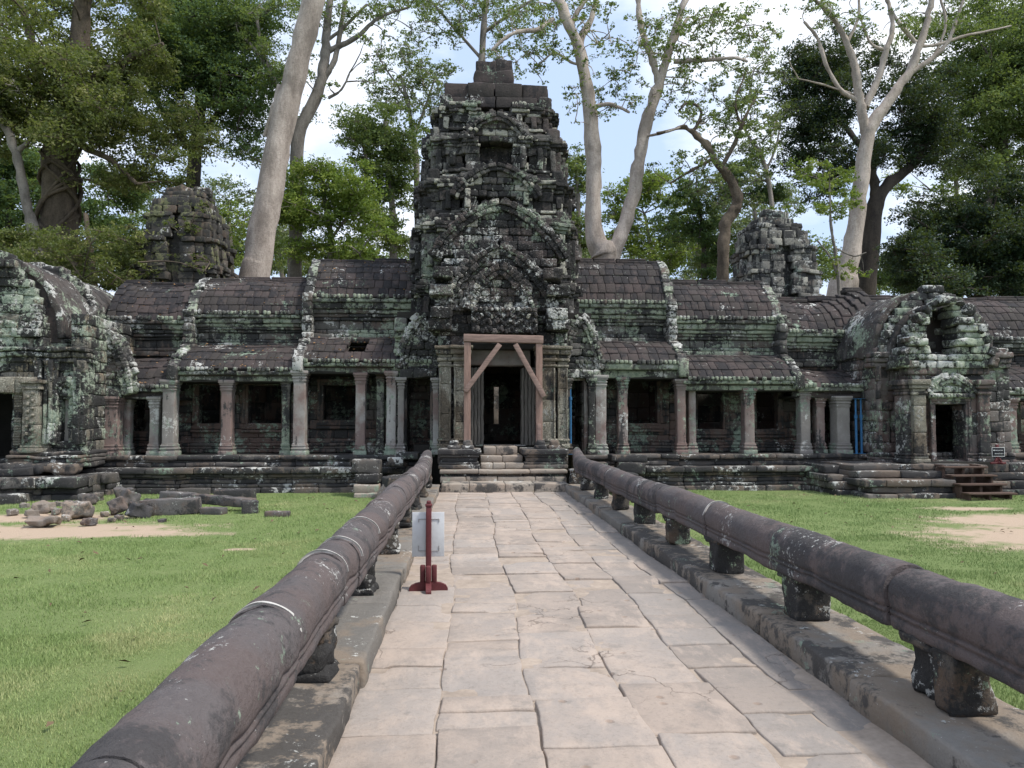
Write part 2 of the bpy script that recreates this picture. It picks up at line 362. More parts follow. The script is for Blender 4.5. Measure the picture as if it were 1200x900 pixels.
def lawn_mat():
    q = M('lawn_ground', .95); sp = q.n('ShaderNodeSeparateXYZ'); q.L(q.pos, sp.inputs[0])
    a = q.noise(.35, 6, .6, off=3.); b = q.noise(2.2, 7, .7, off=8.); f = q.noise(45, 5, .8)
    g = q.mix(q.ramp(q.math('ADD', q.math('MULTIPLY', a, .6), q.math('MULTIPLY', b, .5)), .42, .68), (.11, .155, .05), (.19, .215, .09))
    g = q.mix(q.ramp(f, .35, .7), g, (.15, .21, .07))
    g = q.mix(q.ramp(f, .62, .75, 0, .6), g, (.30, .29, .13))
    soil = q.mix(f, (.34, .25, .18), (.52, .41, .31))
    def ell(cx, cy, rx, ry):
        u = q.math('DIVIDE', q.math('SUBTRACT', sp.outputs['X'], cx), rx); v = q.math('DIVIDE', q.math('SUBTRACT', sp.outputs['Y'], cy), ry)
        return q.math('SQRT', q.math('ADD', q.math('MULTIPLY', u, u), q.math('MULTIPLY', v, v)))
    m = None
    for e in SANDS:
        d = q.math('ADD', ell(*e), q.math('MULTIPLY', q.math('SUBTRACT', q.math('ADD', q.math('MULTIPLY', b, .7), q.math('MULTIPLY', f, .3)), .5), 3.2)); k = q.ramp(d, .6, 1.1, 1, 0)
        m = k if m is None else q.math('MAXIMUM', m, k)
    dry = q.ramp(q.math('ADD', a, q.math('MULTIPLY', b, .7)), 1.0, 1.15, 0, .55)
    g = q.mix(dry, g, (.33, .31, .15))
    # bare forest soil beyond the temple
    far = q.ramp(sp.outputs['Y'], 27, 29)
    col = q.mix(m, g, soil); col = q.mix(far, col, (.12, .10, .06))
    return q.fin(col, q.bump(q.math('ADD', f, b), .6, .03))
def sandp(px, py): return W(px, py, 0.0001) if False else None
def gpt(px, py, z=-.35):
    a = W(px, py, 1.0); k = (CAMH - z)/(CAMH - a.z); return (a.x*k, k)
SANDS = []
for px, py, rx, ry in ((20, 622, 3.4, 1.1), (110, 627, 2.3, .45), (50, 606, 2.0, .8), (1205, 610, 2.0, 1.2), (1290, 630, 3.2, 2.0), (1135, 596, 1.1, .4), (283, 643, .28, .12), (880, 612, .3, .12)):
    gx, gy = gpt(px, py); SANDS.append((gx, gy, rx, ry))
S_LAWN = lawn_mat()

def leafmat(name, c1, c2, c3, trans=.35):
    q = M(name, .55); a = q.attr()
    r = q.n('ShaderNodeValToRGB'); e = r.color_ramp.elements
    e[0].position = 0; e[0].color = (*c1, 1); e[1].position = 1; e[1].color = (*c3, 1); k = e.new(.55); k.color = (*c2, 1)
    q.L(a, r.inputs[0])
    q.b.inputs['Base Color'].default_value = (1, 1, 1, 1); q.L(r.outputs[0], q.b.inputs['Base Color'])
    t = q.n('ShaderNodeBsdfTranslucent'); q.L(q.mix(.5, r.outputs[0], (.25, .32, .03)), t.inputs[0])
    mxs = q.n('ShaderNodeMixShader'); mxs.inputs[0].default_value = trans
    q.L(q.b.outputs[0], mxs.inputs[1]); q.L(t.outputs[0], mxs.inputs[2])
    q.L(mxs.outputs[0], q.t.nodes['Material Output'].inputs[0]); return q.m
L_OLIVE = leafmat('olive_leaves', (.058, .080, .028), (.125, .15, .055), (.29, .28, .115), .4)
L_DARK = leafmat('deep_green_leaves', (.030, .065, .028), (.075, .135, .055), (.16, .24, .095), .4)
L_BRIGHT = leafmat('bright_green_leaves', (.07, .125, .025), (.17, .25, .05), (.34, .39, .10), .4)
L_PALE = leafmat('pale_green_leaves', (.08, .12, .06), (.15, .20, .10), (.28, .31, .16), .4)
L_MID = leafmat('mid_green_leaves', (.060, .10, .035), (.13, .19, .07), (.27, .32, .13), .42)
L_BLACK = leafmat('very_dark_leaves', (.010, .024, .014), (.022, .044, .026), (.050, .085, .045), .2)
def bark(name, c1, c2, bump=.6):
    q = M(name, .9); a = q.noise(1.4, 6, .65, vec=q.mapv((1, 1, .3))); f = q.noise(14, 6, .75, vec=q.mapv((1, 1, .5)))
    ln = q.noise(9, 5, .7, vec=q.mapv((1, 1, 3.)))
    col = q.mix(q.ramp(q.math('ADD', q.math('MULTIPLY', a, .75), q.math('MULTIPLY', f, .35)), .42, .66), c1, c2)
    col = q.mix(q.ramp(ln, .56, .68, 0, .6), col, tuple(x*.45 for x in c1))
    col = q.mix(q.ramp(q.noise(.7, 7, .7, off=17.), .52, .62, 0, .45), col, tuple(x*.6 for x in c1))
    h = q.math('ADD', f, q.math('MULTIPLY', ln, .6))
    return q.fin(col, q.bump(h, bump+.2, .05))
B_PALE = bark('pale_bark', (.24, .20, .17), (.50, .43, .375))
B_GREY = bark('grey_bark', (.13, .115, .10), (.30, .27, .24))
B_DARK = bark('dark_bark', (.035, .03, .026), (.09, .075, .06))
B_BROWN = bark('brown_bark', (.07, .055, .042), (.17, .135, .10), 1.)
# ================================================================== SETTING
def ground():
    xs = np.unique(np.concatenate([np.linspace(-600, -60, 12), np.linspace(-60, 60, 121), np.linspace(60, 600, 12)]))
    ys = np.unique(np.concatenate([np.linspace(-60, 0, 20), np.linspace(0, 60, 121), np.linspace(60, 900, 16)]))
    GX, GY = np.meshgrid(xs, ys); P = np.stack([GX.ravel(), GY.ravel(), np.zeros(GX.size)], 1)
    P[:, 2] = -.35 + vnoise(P*.5, 4)*.03
    nx = len(xs); i, j = np.meshgrid(np.arange(len(ys)-1), np.arange(nx-1), indexing='ij'); a = (i*nx+j).ravel()
    m = MB(); m.add(P, np.stack([a, a+1, a+nx+1, a+nx], 1)); o = m.build('lawn', S_LAWN); tag(o, kind='structure')
ground()

XL, XR = -.64, 2.23
def path():
    def eo(k, y):
        return 0. if k in (0, 6) else vnoise(np.array([[k*7.3, math.floor(y/1.1+k*.37)*3.1+.5, .5]]), 5)[0]*.075
    m = MB(); m.box(XL-.55, XR+.55, -3, 18.6, -.6, -.004, r=.02)
    o = m.build('path_bedding', M_SAND); tag(o, kind='structure')
    m = MB(); edges = [XL-.03, -.17, .40, .98, 1.50, 1.96, XR+.03]
    for k in range(len(edges)-1):
        y = -2.5 + rng.random()*.5
        while y < 18.3:
            L = .36+rng.random()*.55
            if k == 5: L *= 1.7
            g = .002+.005*rng.random()
            dz = abs(jit(.016)); 
            if rng.random() < .15: dz -= .012
            x0, x1 = edges[k]+g+eo(k, y+L/2), edges[k+1]-g+eo(k+1, y+L/2)
            n0 = len(m.V)
            if rng.random() < .18 and k < 5:      # a slab broken in two
                s = .35+.3*rng.random(); ym = y+L*s
                for a, b in ((y, ym), (ym, y+L)):
                    d2 = dz+jit(.009)
                    m.blk(((x0+x1)/2, (a+b)/2, -.07+d2), (x1-x0, b-a-.012, .15), R=Ry(jit(.010))@Rx(jit(.014))@Rz(jit(.04)), r=.007+.008*rng.random(), m=90)
            else:
                m.blk(((x0+x1)/2, y+L/2, -.07+dz), (x1-x0, L-.014, .15), R=Ry(jit(.012))@Rx(jit(.014))@Rz(jit(.018)), r=.005+.007*rng.random(), m=55)
            for q_ in range(n0, len(m.V)):      # chipped corners and edges
                V = m.V[q_]; lo, hi = V.min(0), V.max(0)
                if rng.random() < .55:
                    cx_ = lo[0] if rng.random() < .5 else hi[0]; cy_ = lo[1]+(hi[1]-lo[1])*(rng.random() if rng.random() < .4 else round(rng.random()))
                    d = np.hypot(V[:, 0]-cx_, (V[:, 1]-cy_)*(.5+rng.random()))*(1+.5*vnoise(V*9, 4)); V[:, 2] -= np.clip((.16-d)/.05, 0, 1)*(.012+.016*rng.random())
            y += L
    def warp(V):
        Q = V.copy(); Q[:, 2] *= 0
        V = V + np.concatenate([vnoise3(Q*.55, 2)[:, :2]*.05, np.zeros((len(V), 1))], 1)
        V = V + np.concatenate([vnoise3(Q*9, 2)[:, :2]*.007+vnoise3(Q*2.6, 12)[:, :2]*.010, (vnoise(Q*3.3, 8)*.006+vnoise(Q*11, 18)*.003)[:, None]], 1)
        return V
    o = m.build('path', S_PAVE, warp=warp); tag(o, kind='structure')
path()

# ------------------------------------------------------------------ balustrades
def rail_section(x0, y0, y1, wob, joint_marks=True, endcurl=0, seed=1, big=1.0, b=None):
    """one stone length of the round topped rail from y0 to y1"""
    pts = []
    R_ = .168*big
    for a in np.linspace(-8, 188, 23): pts.append((R_*math.cos(math.radians(a)), .640+R_*.98*math.sin(math.radians(a))))
    # moulded flanks, down to the underside (counter clockwise seen from the camera side)
    side = [(-.164, .600), (-.162, .578), (-.151, .574), (-.151, .562), (-.161, .558), (-.160, .540), (-.150, .536), (-.150, .524), (-.158, .520), (-.155, .470), (-.143, .455), (-.07, .450)]
    pts = pts+side+[(-p[0], p[1]) for p in reversed(side)]
    pts = np.array(pts); n = len(pts)
    L = y1-y0; ny = max(6, int(L/.055)); ys = np.concatenate([[y0+.004], np.linspace(y0+.022, y1-.022, ny), [y1-.004]])
    V = []
    for i, y in enumerate(ys):
        s = .965 if i in (0, len(ys)-1) else 1.
        P = pts.copy(); P[:, 1] = .63+(P[:, 1]-.63)*s; P[:, 0] *= s
        dz = 0
        if endcurl and y > endcurl:
            u = (y-endcurl)/(18.0-endcurl); dz = .22*u*u; P[:, 0] *= (1-.35*u*u); P[:, 1] = .63+(P[:, 1]-.63)*(1-.25*u*u)
        V.append(np.stack([P[:, 0]+x0+wob[0], np.full(n, y), P[:, 1]+dz+wob[1]], 1))
    V = np.vstack(V); m = MB()
    ctr = np.array([x0, 0, .63]); D = V-ctr; D[:, 1] = 0
    nz = vnoise(V*np.array([4, 1.6, 4])+seed, 3)*.012 + vnoise(V*14+seed, 5)*.0045 + vnoise(V*30+seed, 6)*.0018 + np.minimum(0, vnoise(V*np.array([5, 3, 5])+seed*3, 9)+.40)*.045
    V = V + D/np.linalg.norm(D, axis=1)[:, None]*nz[:, None]
    k = len(ys); i = np.arange(k-1)[:, None]*n; j = np.arange(n)[None, :]; j2 = (j+1) % n
    m.add(V, np.stack([i+j, i+j2, i+n+j2, i+n+j], -1).reshape(-1, 4)[:, ::-1], rng.random() if b is None else b)
    for e in (0, k-1):
        c = V[e*n:(e+1)*n]; cc = c.mean(0)
        m.add(np.vstack([c, cc]), np.array([[n, q, (q+1) % n, -10**9] if e == 0 else [n, (q+1) % n, q, -10**9] for q in range(n)]))
    return m
def ring(x0, y, wd, wob, R_=.1745, a0=10, a1=170):
    m = MB(); th = np.radians(np.linspace(a0, a1, 26)); V = []
    for dy in (-wd, wd):
        for r in (R_-.02, R_):
            for k, t in enumerate(th):
                ww = 1+.9*vnoise(np.array([[k*.35, y, dy*50]]))[0]; V.append((x0+wob[0]+r*math.cos(t), y+dy*max(.2, ww)+.012*math.sin(k*.5), .640+wob[1]+r*math.sin(t)))
    n = len(th); F = []
    for k in range(n-1):
        F += [[n+k, n+k+1, 3*n+k+1, 3*n+k], [k, k+1, n+k+1, n+k][::-1], [2*n+k, 2*n+k+1, 3*n+k+1, 3*n+k]]
    m.add(V, np.array(F)); return m
def balustrade(name, label, xc, joints, chalk, posts, kerbx, style, curl):
    root = thing(name, label, 'balustrade', (xc, 0, 0), 'stone balustrades flanking the paved path')
    for i in range(len(joints)-1):
        wob = (jit(.010), jit(.008))
        m = rail_section(xc, joints[i], joints[i+1], wob, seed=i*7+(3 if xc > 0 else 0), endcurl=curl)
        o = m.build('rail', S_RAIL, root)
        for (cy, wd) in chalk:
            if joints[i] <= cy < joints[i+1]: ring(xc, cy, wd, wob).build('mortar_joint', M_CHALK, o)
    for i, y in enumerate(posts):
        m = MB(); s = 1 if xc > 0 else -1
        wdx = 1
        if style == 'left':       # worn kneeling figures carved on slabs
            w0 = .25+jit(.02)
            m.blk((xc+jit(.01), y, .185), (w0+.06, .34, .07), r=.02, m=60)
            m.blk((xc, y+.07, .33), (w0*.95, .24+jit(.03), .30), r=.04, m=40)
            m.blk((xc+.02, y-.07, .27), (w0*.92, .19, .15), r=.055, m=40)
            m.blk((xc+.02, y-.05, .38), (w0*.80, .18, .15), r=.05, m=40)
            m.blk((xc+.09, y-.02, .33), (.07, .20, .22), r=.034, m=50)
            m.blk((xc-.09, y-.02, .30), (.07, .16, .2), r=.034, m=50)
            m.blk((xc, y, .44), (w0+.02, .30, .06), r=.02, m=60)
            amp = .028
        else:
            wd = .27+jit(.015)
            if i % 3 != 1:
                m.blk((xc, y, .305), (wd, .26+jit(.03), .31), r=.02, m=60)
                m.blk((xc+.05, y+.19, .27), (wd*.7, .20, .24), r=.07, m=60)
            else:
                m.blk((xc-.02, y-.10, .305), (wd*.9, .17, .31), r=.03, m=50)
                m.blk((xc+.02, y+.11, .30), (wd*.9, .20, .30), r=.02, m=50)
            m.blk((xc, y+.06, .445), (wd*1.05, .40, .05), r=.015, m=60)
            amp = .014 if i % 3 == 2 else .022
        m.build('post', S_POST, root, amp=amp, sc_=9, seed=i*3+int(xc > 0))
    m = MB(); y = -3.0
    while y < 18.0:
        L = 1.1+rng.random()*1.1; L = min(L, 18.1-y)
        if L < .3: break
        x0, x1 = kerbx
        m.blk(((x0+x1)/2+jit(.015), y+L/2, .055+jit(.012)), (x1-x0, L-.012, .19), R=Rz(jit(.008))@Ry(jit(.01)), r=.022, m=80)
        m.blk(((x0+x1)/2+(.04 if x0 > 0 else -.04), y+L/2+jit(.1), -.20), (x1-x0, L-.01, .36), r=.03, m=150)
        y += L
    m.build('kerb', S_KERB, root, amp=.011, sc_=5, seed=12)
    return root
XCL, XCR = -.93, 2.57
balustrade('balustrade', 'stone balustrade along the left edge of the path, its rail on worn carved posts', XCL,
           [-1.5, .55, 2.06, 3.62, 5.05, 5.62, 6.7, 8.3, 9.9, 11.3, 12.4, 14.2, 15.7, 18.0],
           [(3.66, .013), (5.08, .006), (5.66, .008), (6.75, .009)],
           [.47+2.1*k-.0 for k in range(0, 9)], (XL-.60, XL), 'left', 16.4)
balustrade('balustrade', 'dark stone balustrade along the right edge of the path, its rail on block posts', XCR,
           [-1.5, 1.3, 3.05, 4.35, 6.05, 7.75, 9.8, 11.6, 13.4, 15.4, 18.1],
           [(7.78, .009), (13.42, .006)],
           [2.2+1.78*k for k in range(0, 10)], (XR, XR+.66), 'right', 17.0)

# ------------------------------------------------------------------ entrance steps and pedestals
XC = (X(515, 17.8)+X(666, 17.8))/2          # axis of the gate
def steps():
    root = thing('stone_steps', 'pale worn stone steps between two moulded pedestals below the propped doorway', 'steps', (XC, 18.5, 0))
    def st(name, x0, x1, y0, y1, z0, z1, n, mat=S_STEP, amp=.012):
        m = MB(); e = np.linspace(x0, x1, n+1)
        e[1:-1] += (rng.random(n-1)-.5)*.3
        for i in range(n): m.blk(((e[i]+e[i+1])/2, (y0+y1)/2+jit(.012), (z0+z1)/2+jit(.006)), (e[i+1]-e[i]-.008, y1-y0, z1-z0), r=.022, m=100)
        return m.build(name, mat, root, amp=amp, sc_=4)
    a, b = X(517, 17.5), X(667, 17.5)
    st('step', a, b, 17.45, 18.8, -.2, .20, 4)
    st('step', a-.05, b+.05, 18.35, 20.6, .15, .30, 4, amp=.008); st('step', a-.02, b+.02, 18.42, 20.6, .30, .37, 6, S_PLINTH, .008); st('step', a-.07, b+.07, 18.32, 20.6, .37, .46, 3, S_STEP, .01)
    a, b = X(563, 18.8), X(614, 18.8)
    st('step', a, b, 18.75, 20.6, .46, .60, 3); st('step', a, b, 19.1, 20.6, .60, .76, 2); st('step', a+.1, b-.12, 19.5, 21., .76, .97, 2)
    for (pa, pb) in ((514, 563), (613, 665)):
        a, b = X(pa, 18.8), X(pb, 18.8); m = MB()
        for z0, z1, e in ((.46, .56, .0), (.56, .62, -.03), (.62, .74, -.07), (.74, .80, -.03), (.80, .93, .02)):
            m.blk(((a+b)/2, 19.35, (z0+z1)/2), (b-a+2*e-.004, 1.3+2*e, z1-z0), r=.02, m=120)
        p = m.build('pedestal', S_PLINTH, root, amp=.010, sc_=5)
        for dx in (-.14, .2):
            m = MB(); c = (a+b)/2+dx+(.06 if pa > 600 else 0)
            m.blk((c, 19.2, .97), (.3, .3, .10), r=.04, m=50); m.blk((c, 19.2, 1.06), (.22, .24, .14), r=.08, m=40)
            m.build('worn_foot', S_PLINTH, p, amp=.02, sc_=8)
steps()

# ================================================================== TEMPLE BUILDERS
def strip(m, x0, x1, yf, depth, z0, z1, L=.62, jz=.004, jy=.012, r=None, gapp=.0, xj=.0):
    """a course of blocks with front face at y = yf"""
    x = x0
    while x < x1-.03:
        l = L*(.6+.8*rng.random()); l = min(l, x1-x)
        if x1-(x+l) < .15: l = x1-x
        if rng.random() >= gapp:
            m.blk((x+l/2, yf+depth/2+jit(jy), (z0+z1)/2+jit(jz)), (l-.006, depth, z1-z0), r=r)
        x += l
def ystrip(m, y0, y1, xf, depth, z0, z1, L=.6, jx=.012, r=None):
    """course running along Y; outer face at xf, body towards xf+depth"""
    y = y0
    while y < y1-.03:
        l = min(L*(.6+.8*rng.random()), y1-y)
        if y1-(y+l) < .15: l = y1-y
        m.blk((xf+depth/2+jit(jx), y+l/2, (z0+z1)/2), (abs(depth), l-.006, z1-z0), r=r); y += l
def wall(m, x0, x1, yf, depth, z0, z1, holes=(), ch=.3, L=.62, jy=.012, gapp=0., core=True):
    zs = [z0]
    while zs[-1] < z1-.02:
        z = zs[-1]+ch*(.8+.4*rng.random())
        for h in holes:
            for e in (h[2], h[3]):
                if zs[-1] < e-.03 and z > e-.06 and z < e+.12: z = e
                elif zs[-1] < e-.03 and z > e: z = e
        if z1-z < .1: z = z1
        zs.append(min(z, z1))
    for a, b in zip(zs[:-1], zs[1:]):
        iv = [(x0, x1)]
        for h in holes:
            if h[2] < (a+b)/2 < h[3]:
                nv = []
                for (p, q) in iv:
                    if h[1] <= p or h[0] >= q: nv.append((p, q)); continue
                    if h[0]-p > .02: nv.append((p, h[0]))
                    if q-h[1] > .02: nv.append((h[1], q))
                iv = nv
        for (p, q) in iv:
            strip(m, p, q, yf, depth, a, b-.004, L=L, jy=jy, gapp=gapp)
            if core and q-p > .1: m.box(p+.02, q-.02, yf+.06, yf+depth-.03, a-.003, b+.003, r=.002)
def lumps(m, x0, x1, yf, z, s=.11, dz=.1, skip=.08, point=False):
    x = x0+s/2
    while x < x1:
        if rng.random() > skip:
            m.blk((x, yf+.03, z+dz/2+jit(.006)), (s*.86, .10, dz*(1+jit(.15))), r=s*.33, m=0)
        x += s
def pillar(name, xc, yc, wd, z0, z1, mat, parent, dp=None, tilt=0.):
    w_ = wd*.88; d_ = (dp or wd)*.95; h = z1-z0; m = MB(); b = rng.random()
    def sl(a, c, e, r=.014): m.blk((xc+tilt*(a+c)/2, yc, z0+(a+c)/2), (w_+2*e, d_+2*e, c-a-.002), r=r, m=0, b=b)
    for a, c, e in ((0, .13, .055), (.13, .17, .030), (.17, .225, .045), (.225, .26, .022), (.26, .31, .030), (.31, .34, .010)): sl(a, c, e)
    m.blk((xc+tilt*h/2, yc, z0+h/2), (w_, d_, h-.5), r=.02, m=110, b=b)
    t = h
    for a, c, e in ((.34, .30, .012), (.30, .265, .026), (.265, .225, .010), (.225, .17, .032), (.17, .135, .018), (.135, .09, .050), (.09, .0, .072)): sl(t-a, t-c, e)
    return m.build(name, mat, parent, amp=.009, sc_=6, seed=int(abs(xc)*10) % 50)
def frame(name, x0, x1, z0, z1, yf, parent, mat, w=.10, d=.16, sill=True, layers=2):
    """nested moulded door or window frame round the opening x0..x1, z0..z1"""
    m = MB()
    for k in range(layers):
        o = k*w*.9; y = yf+k*-.035; dd = d
        m.box(x0-o-w, x0-o, y, y+dd, z0, z1+o, r=.012, m=0); m.box(x1+o, x1+o+w, y, y+dd, z0, z1+o, r=.012, m=0)
        m.box(x0-o-w-.02, x1+o+w+.02, y-.006, y+dd, z1+o+.002, z1+o+w*1.1, r=.012, m=0)
        if sill: m.box(x0-o-w-.02, x1+o+w+.02, y-.008, y+dd, z0-o-w, z0-o-.002, r=.012, m=0)
    return m.build(name, mat, parent, amp=.007, sc_=5)
def prof_curve(y0, z0, y1, z1, n, bulge=1.):
    out = []
    for i in range(n+1):
        t = i/n; a = t*math.pi/2
        yy = y0+(y1-y0)*((1-math.cos(a))*.55+t*.45); zz = z0+(z1-z0)*(math.sin(a)*.55*bulge+t*(1-.55*bulge))
        out.append((yy, zz))
    return out
def roof(m, core, x0, x1, cv, wtile=.27, th=.15, sag=None, miss=0., hole=None):
    """curved stone roof: lapped courses of blocks on the curve cv [(y, z)...]"""
    for i in range(len(cv)-1):
        (ya, za), (yb, zb) = cv[i], cv[i+1]; L = math.hypot(yb-ya, zb-za); an = math.atan2(zb-za, yb-ya)
        x = x0+ (.0 if i % 2 else -.0)
        while x < x1-.02:
            w_ = wtile*(.75+.5*rng.random()); w_ = min(w_, x1-x)
            if x1-x-w_ < .08: w_ = x1-x
            s = sag((x+w_/2)) if sag else 0
            lift = .035-.05*0
            c = np.array([x+w_/2, (ya+yb)/2, (za+zb)/2+s])
            R = Rx(an-.07+jit(.012))@Rz(jit(.005))
            nrm = np.array([0, -math.sin(an), math.cos(an)])
            if rng.random() >= miss and not (hole and hole[0] < c[0] < hole[1] and hole[2] <= i < hole[3]):
                m.blk(c+nrm*(lift-.06+jit(.008)), (w_-.002, L*1.12, th), R=R, r=.022, m=0 if w_ < .5 else 1)
            x += w_
    # closed slab under the blocks
    n = len(cv); xs = np.linspace(x0, x1, 9)
    if hole: xs = np.sort(np.concatenate([xs[(xs < hole[0]) | (xs > hole[1])], [hole[0], hole[1]]]))
    nx = len(xs); V = []; F = []
    for x in xs:
        s = sag(x) if sag else 0
        V += [(x, y, z+s-.09) for (y, z) in cv]+[(x, y+.03, z+s-.2) for (y, z) in cv]
    k = 2*n
    for a in range(nx-1):
        for i in range(n-1):
            if hole and hole[0]-.01 < (xs[a]+xs[a+1])/2 < hole[1]+.01 and hole[2] <= i < hole[3]: continue
            F.append([a*k+i, (a+1)*k+i, (a+1)*k+i+1, a*k+i+1]); F.append([a*k+n+i, a*k+n+i+1, (a+1)*k+n+i+1, (a+1)*k+n+i])
        F.append([a*k, a*k+n, (a+1)*k+n, (a+1)*k]); F.append([a*k+n-1, (a+1)*k+n-1, (a+1)*k+2*n-1, a*k+2*n-1])
    core.add(V, np.array(F))
def rib(m, xc, wd, cv, up=.16, th=.30):
    """raised gable edge following a roof curve, with broken blocks"""
    for i in range(len(cv)-1):
        (ya, za), (yb, zb) = cv[i], cv[i+1]; L = math.hypot(yb-ya, zb-za); an = math.atan2(zb-za, yb-ya)
        nn = max(1, int(round(L/.24)))
        for k in range(nn):
            t = (k+.5)/nn; nrm = np.array([0, -math.sin(an), math.cos(an)])
            c = np.array([xc+jit(.03), ya+(yb-ya)*t, za+(zb-za)*t])+nrm*(up-th/2+jit(.03)+.03)
            m.blk(c, (wd*(.85+.3*rng.random()), L/nn*.98, th+.08*rng.random()), R=Rx(an)@Rz(jit(.05)), r=.022, m=50)

FLOOR = .66; YF = 22.4; YI = 23.7; YB = 26.6; YR = 24.85
def gallery(name, label, secs, plinth, pillars, windows, ribs, backdoor=None):
    x0, x1 = min(s['x0'] for s in secs), max(s['x1'] for s in secs)
    root = thing(name, label, 'temple gallery', ((x0+x1)/2, YF, -.35))
    for s in secs:
        a, b = s['x0'], s['x1']; sag = s.get('sag')
        zc = Z(s['cap'], YF); ze = Z(s['eave'], YF-.2); zl = Z(s['ltop'], YI); zu = Z(s['ueave']-3, YI-.15); zr = Z(s['ridge'], YR)
        zw = Z(s['wtop'], YI)
        s['lcv'] = prof_curve(YF-.20, ze, YI+.02, zl, 4); s['ucv'] = prof_curve(YI-.10, zu+.03, YR, zr, 6, 1.0)
        # architrave over the pillars
        m = MB(); strip(m, a, b, YF-.16, .42, zc, zc+(ze-zc)*.5, L=1.1); strip(m, a, b, YF-.33, .55, zc+(ze-zc)*.5+.004, ze-.05, L=.9); lumps(m, a, b, YF-.37, ze-.06, .13, .12)
        m.build('architrave', S_CORN, root, amp=.014, sc_=4)
        m = MB(); core = MB(); roof(m, core, a, b, s['lcv'], sag=sag, miss=s.get('miss', 0), hole=s.get('hole')); m.build('lower_roof', S_ROOF, root, amp=.02, sc_=2.2)
        core.build('roof_slab', S_ROOF, root, smooth=False)
        # upper wall, bands of mouldings
        m = MB(); z = zl-.05; h = zu-z; 
        bands = [(0, .14, -.10), (.14, .24, -.04), (.24, .46, .04), (.46, .54, -.03), (.54, .62, -.09)]
        for (p, q, off) in bands: strip(m, a, b, YI+off-.02, .42, z+h*p, z+h*q-.003, L=.7, jy=.018)
        m.box(a, b, YI+.14, YI+.5, zl-.3, zu+.0, r=.01)
        m.build('upper_wall', S_WALL, root, amp=.018, sc_=3.5)
        m = MB(); strip(m, a, b, YI-.16, .5, z+h*.62, z+h*.72, L=.8); strip(m, a, b, YI-.24, .5, z+h*.725, z+h*.88, L=.8); strip(m, a, b, YI-.33, .5, z+h*.883, zu-.02, L=.8); lumps(m, a, b, YI-.36, zu-.03, .12, .13, .1)
        m.build('cornice', S_CORN, root, amp=.016, sc_=4)
        m = MB(); core = MB(); roof(m, core, a, b, s['ucv'], sag=sag)
        roof(m, core, a, b, [(YR*2-y, z_) for (y, z_) in reversed(s['ucv'])], sag=sag, wtile=.7)
        m.build('upper_roof', S_ROOF, root, amp=.022, sc_=2.2); core.build('roof_slab', S_ROOF, root, smooth=False)
        m = MB(); x = a
        while x < b-.05:
            l = min(b-x, .7+.8*rng.random()); sg = sag(x+l/2) if sag else 0
            m.blk((x+l/2, YR, zr+.0+sg+jit(.015)), (l-.01, .38, .13), R=Ry(jit(.012)), r=.03, m=0)
            if rng.random() > .25: m.blk((x+l/2, YR, zr+.10+sg), (l-.05, .2, .08), r=.03, m=0)
            x += l
        m.build('ridge', S_ROOF, root, amp=.015, sc_=3)
        # rear wall, ceilings of the aisle
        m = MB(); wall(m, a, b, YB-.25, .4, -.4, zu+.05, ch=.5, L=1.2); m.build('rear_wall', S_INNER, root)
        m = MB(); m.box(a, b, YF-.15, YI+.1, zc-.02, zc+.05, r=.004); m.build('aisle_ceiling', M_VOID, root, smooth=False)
    # inner wall with windows
    hz = [(X(w_[0], YI), X(w_[1], YI), Z(w_[3], YI), Z(w_[2], YI)) for w_ in windows]
    m = MB(); zt = max(Z(s['ltop'], YI) for s in secs)
    for s in secs:
        hh = [h for h in hz if h[1] > s['x0'] and h[0] < s['x1']]
        wall(m, s['x0'], s['x1'], YI, .34, FLOOR-.05, Z(s['ltop'], YI)-.02, hh, ch=.26)
    # base mouldings of the inner wall
    lo = min([h[2] for h in hz]+[1.4])
    for (p, q, off) in ((0, .12, .16), (.12, .2, .10), (.2, .3, .13), (.3, .36, .06)):
        for s in secs: 
            xs = s['x0']; hh = sorted([h for h in hz if h[2] < FLOOR+.3 and h[1] > s['x0'] and h[0] < s['x1']])
            for h in hh: strip(m, xs, h[0], YI-off, .3, FLOOR+p, FLOOR+q-.003); xs = h[1]
            strip(m, xs, s['x1'], YI-off, .3, FLOOR+p, FLOOR+q-.003)
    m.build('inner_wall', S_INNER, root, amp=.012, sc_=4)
    for h in hz:
        if h[2] > FLOOR+.3:
            f = frame('window', h[0], h[1], h[2], h[3], YI-.06, root, S_INNER, w=.09)
            mm = MB(); mm.box(h[0]-.2, h[1]+.2, YI-.12, YI+.2, h[2]-.27, h[2]-.19, r=.02); mm.build('sill', S_INNER, f, amp=.01, sc_=4)
        else: frame('door_frame', h[0], h[1], h[2], h[3], YI-.06, root, S_INNER, w=.09, sill=False)
    # plinth
    for (px0, px1, dy, dzz) in plinth:
        m = MB(); a, b = px0, px1
        for (z0, z1, off) in ((-.45, -.20, .0), (-.20, -.10, .07), (-.10, .02, .13), (.02, .08, .17), (.08, .17, .10), (.17, .34, -.03)):
            strip(m, a, b, 21.42+dy+off, 1.4, z0+dzz*0, z1-.004, L=1.0, jy=.022, jz=.005)
        for (z0, z1, off) in ((.34, .47, .50), (.47, .53, .54), (.53, FLOOR, .44)):
            strip(m, a, b, 21.42+dy+off, 1.0, z0, z1-.004, L=1.2, jy=.04, jz=.006, gapp=.0)
        m.box(a, b, 22.0+dy, YB, -.4, FLOOR-.02, r=.01)
        m.build('plinth', S_PLINTH, root, amp=.02, sc_=2.5)
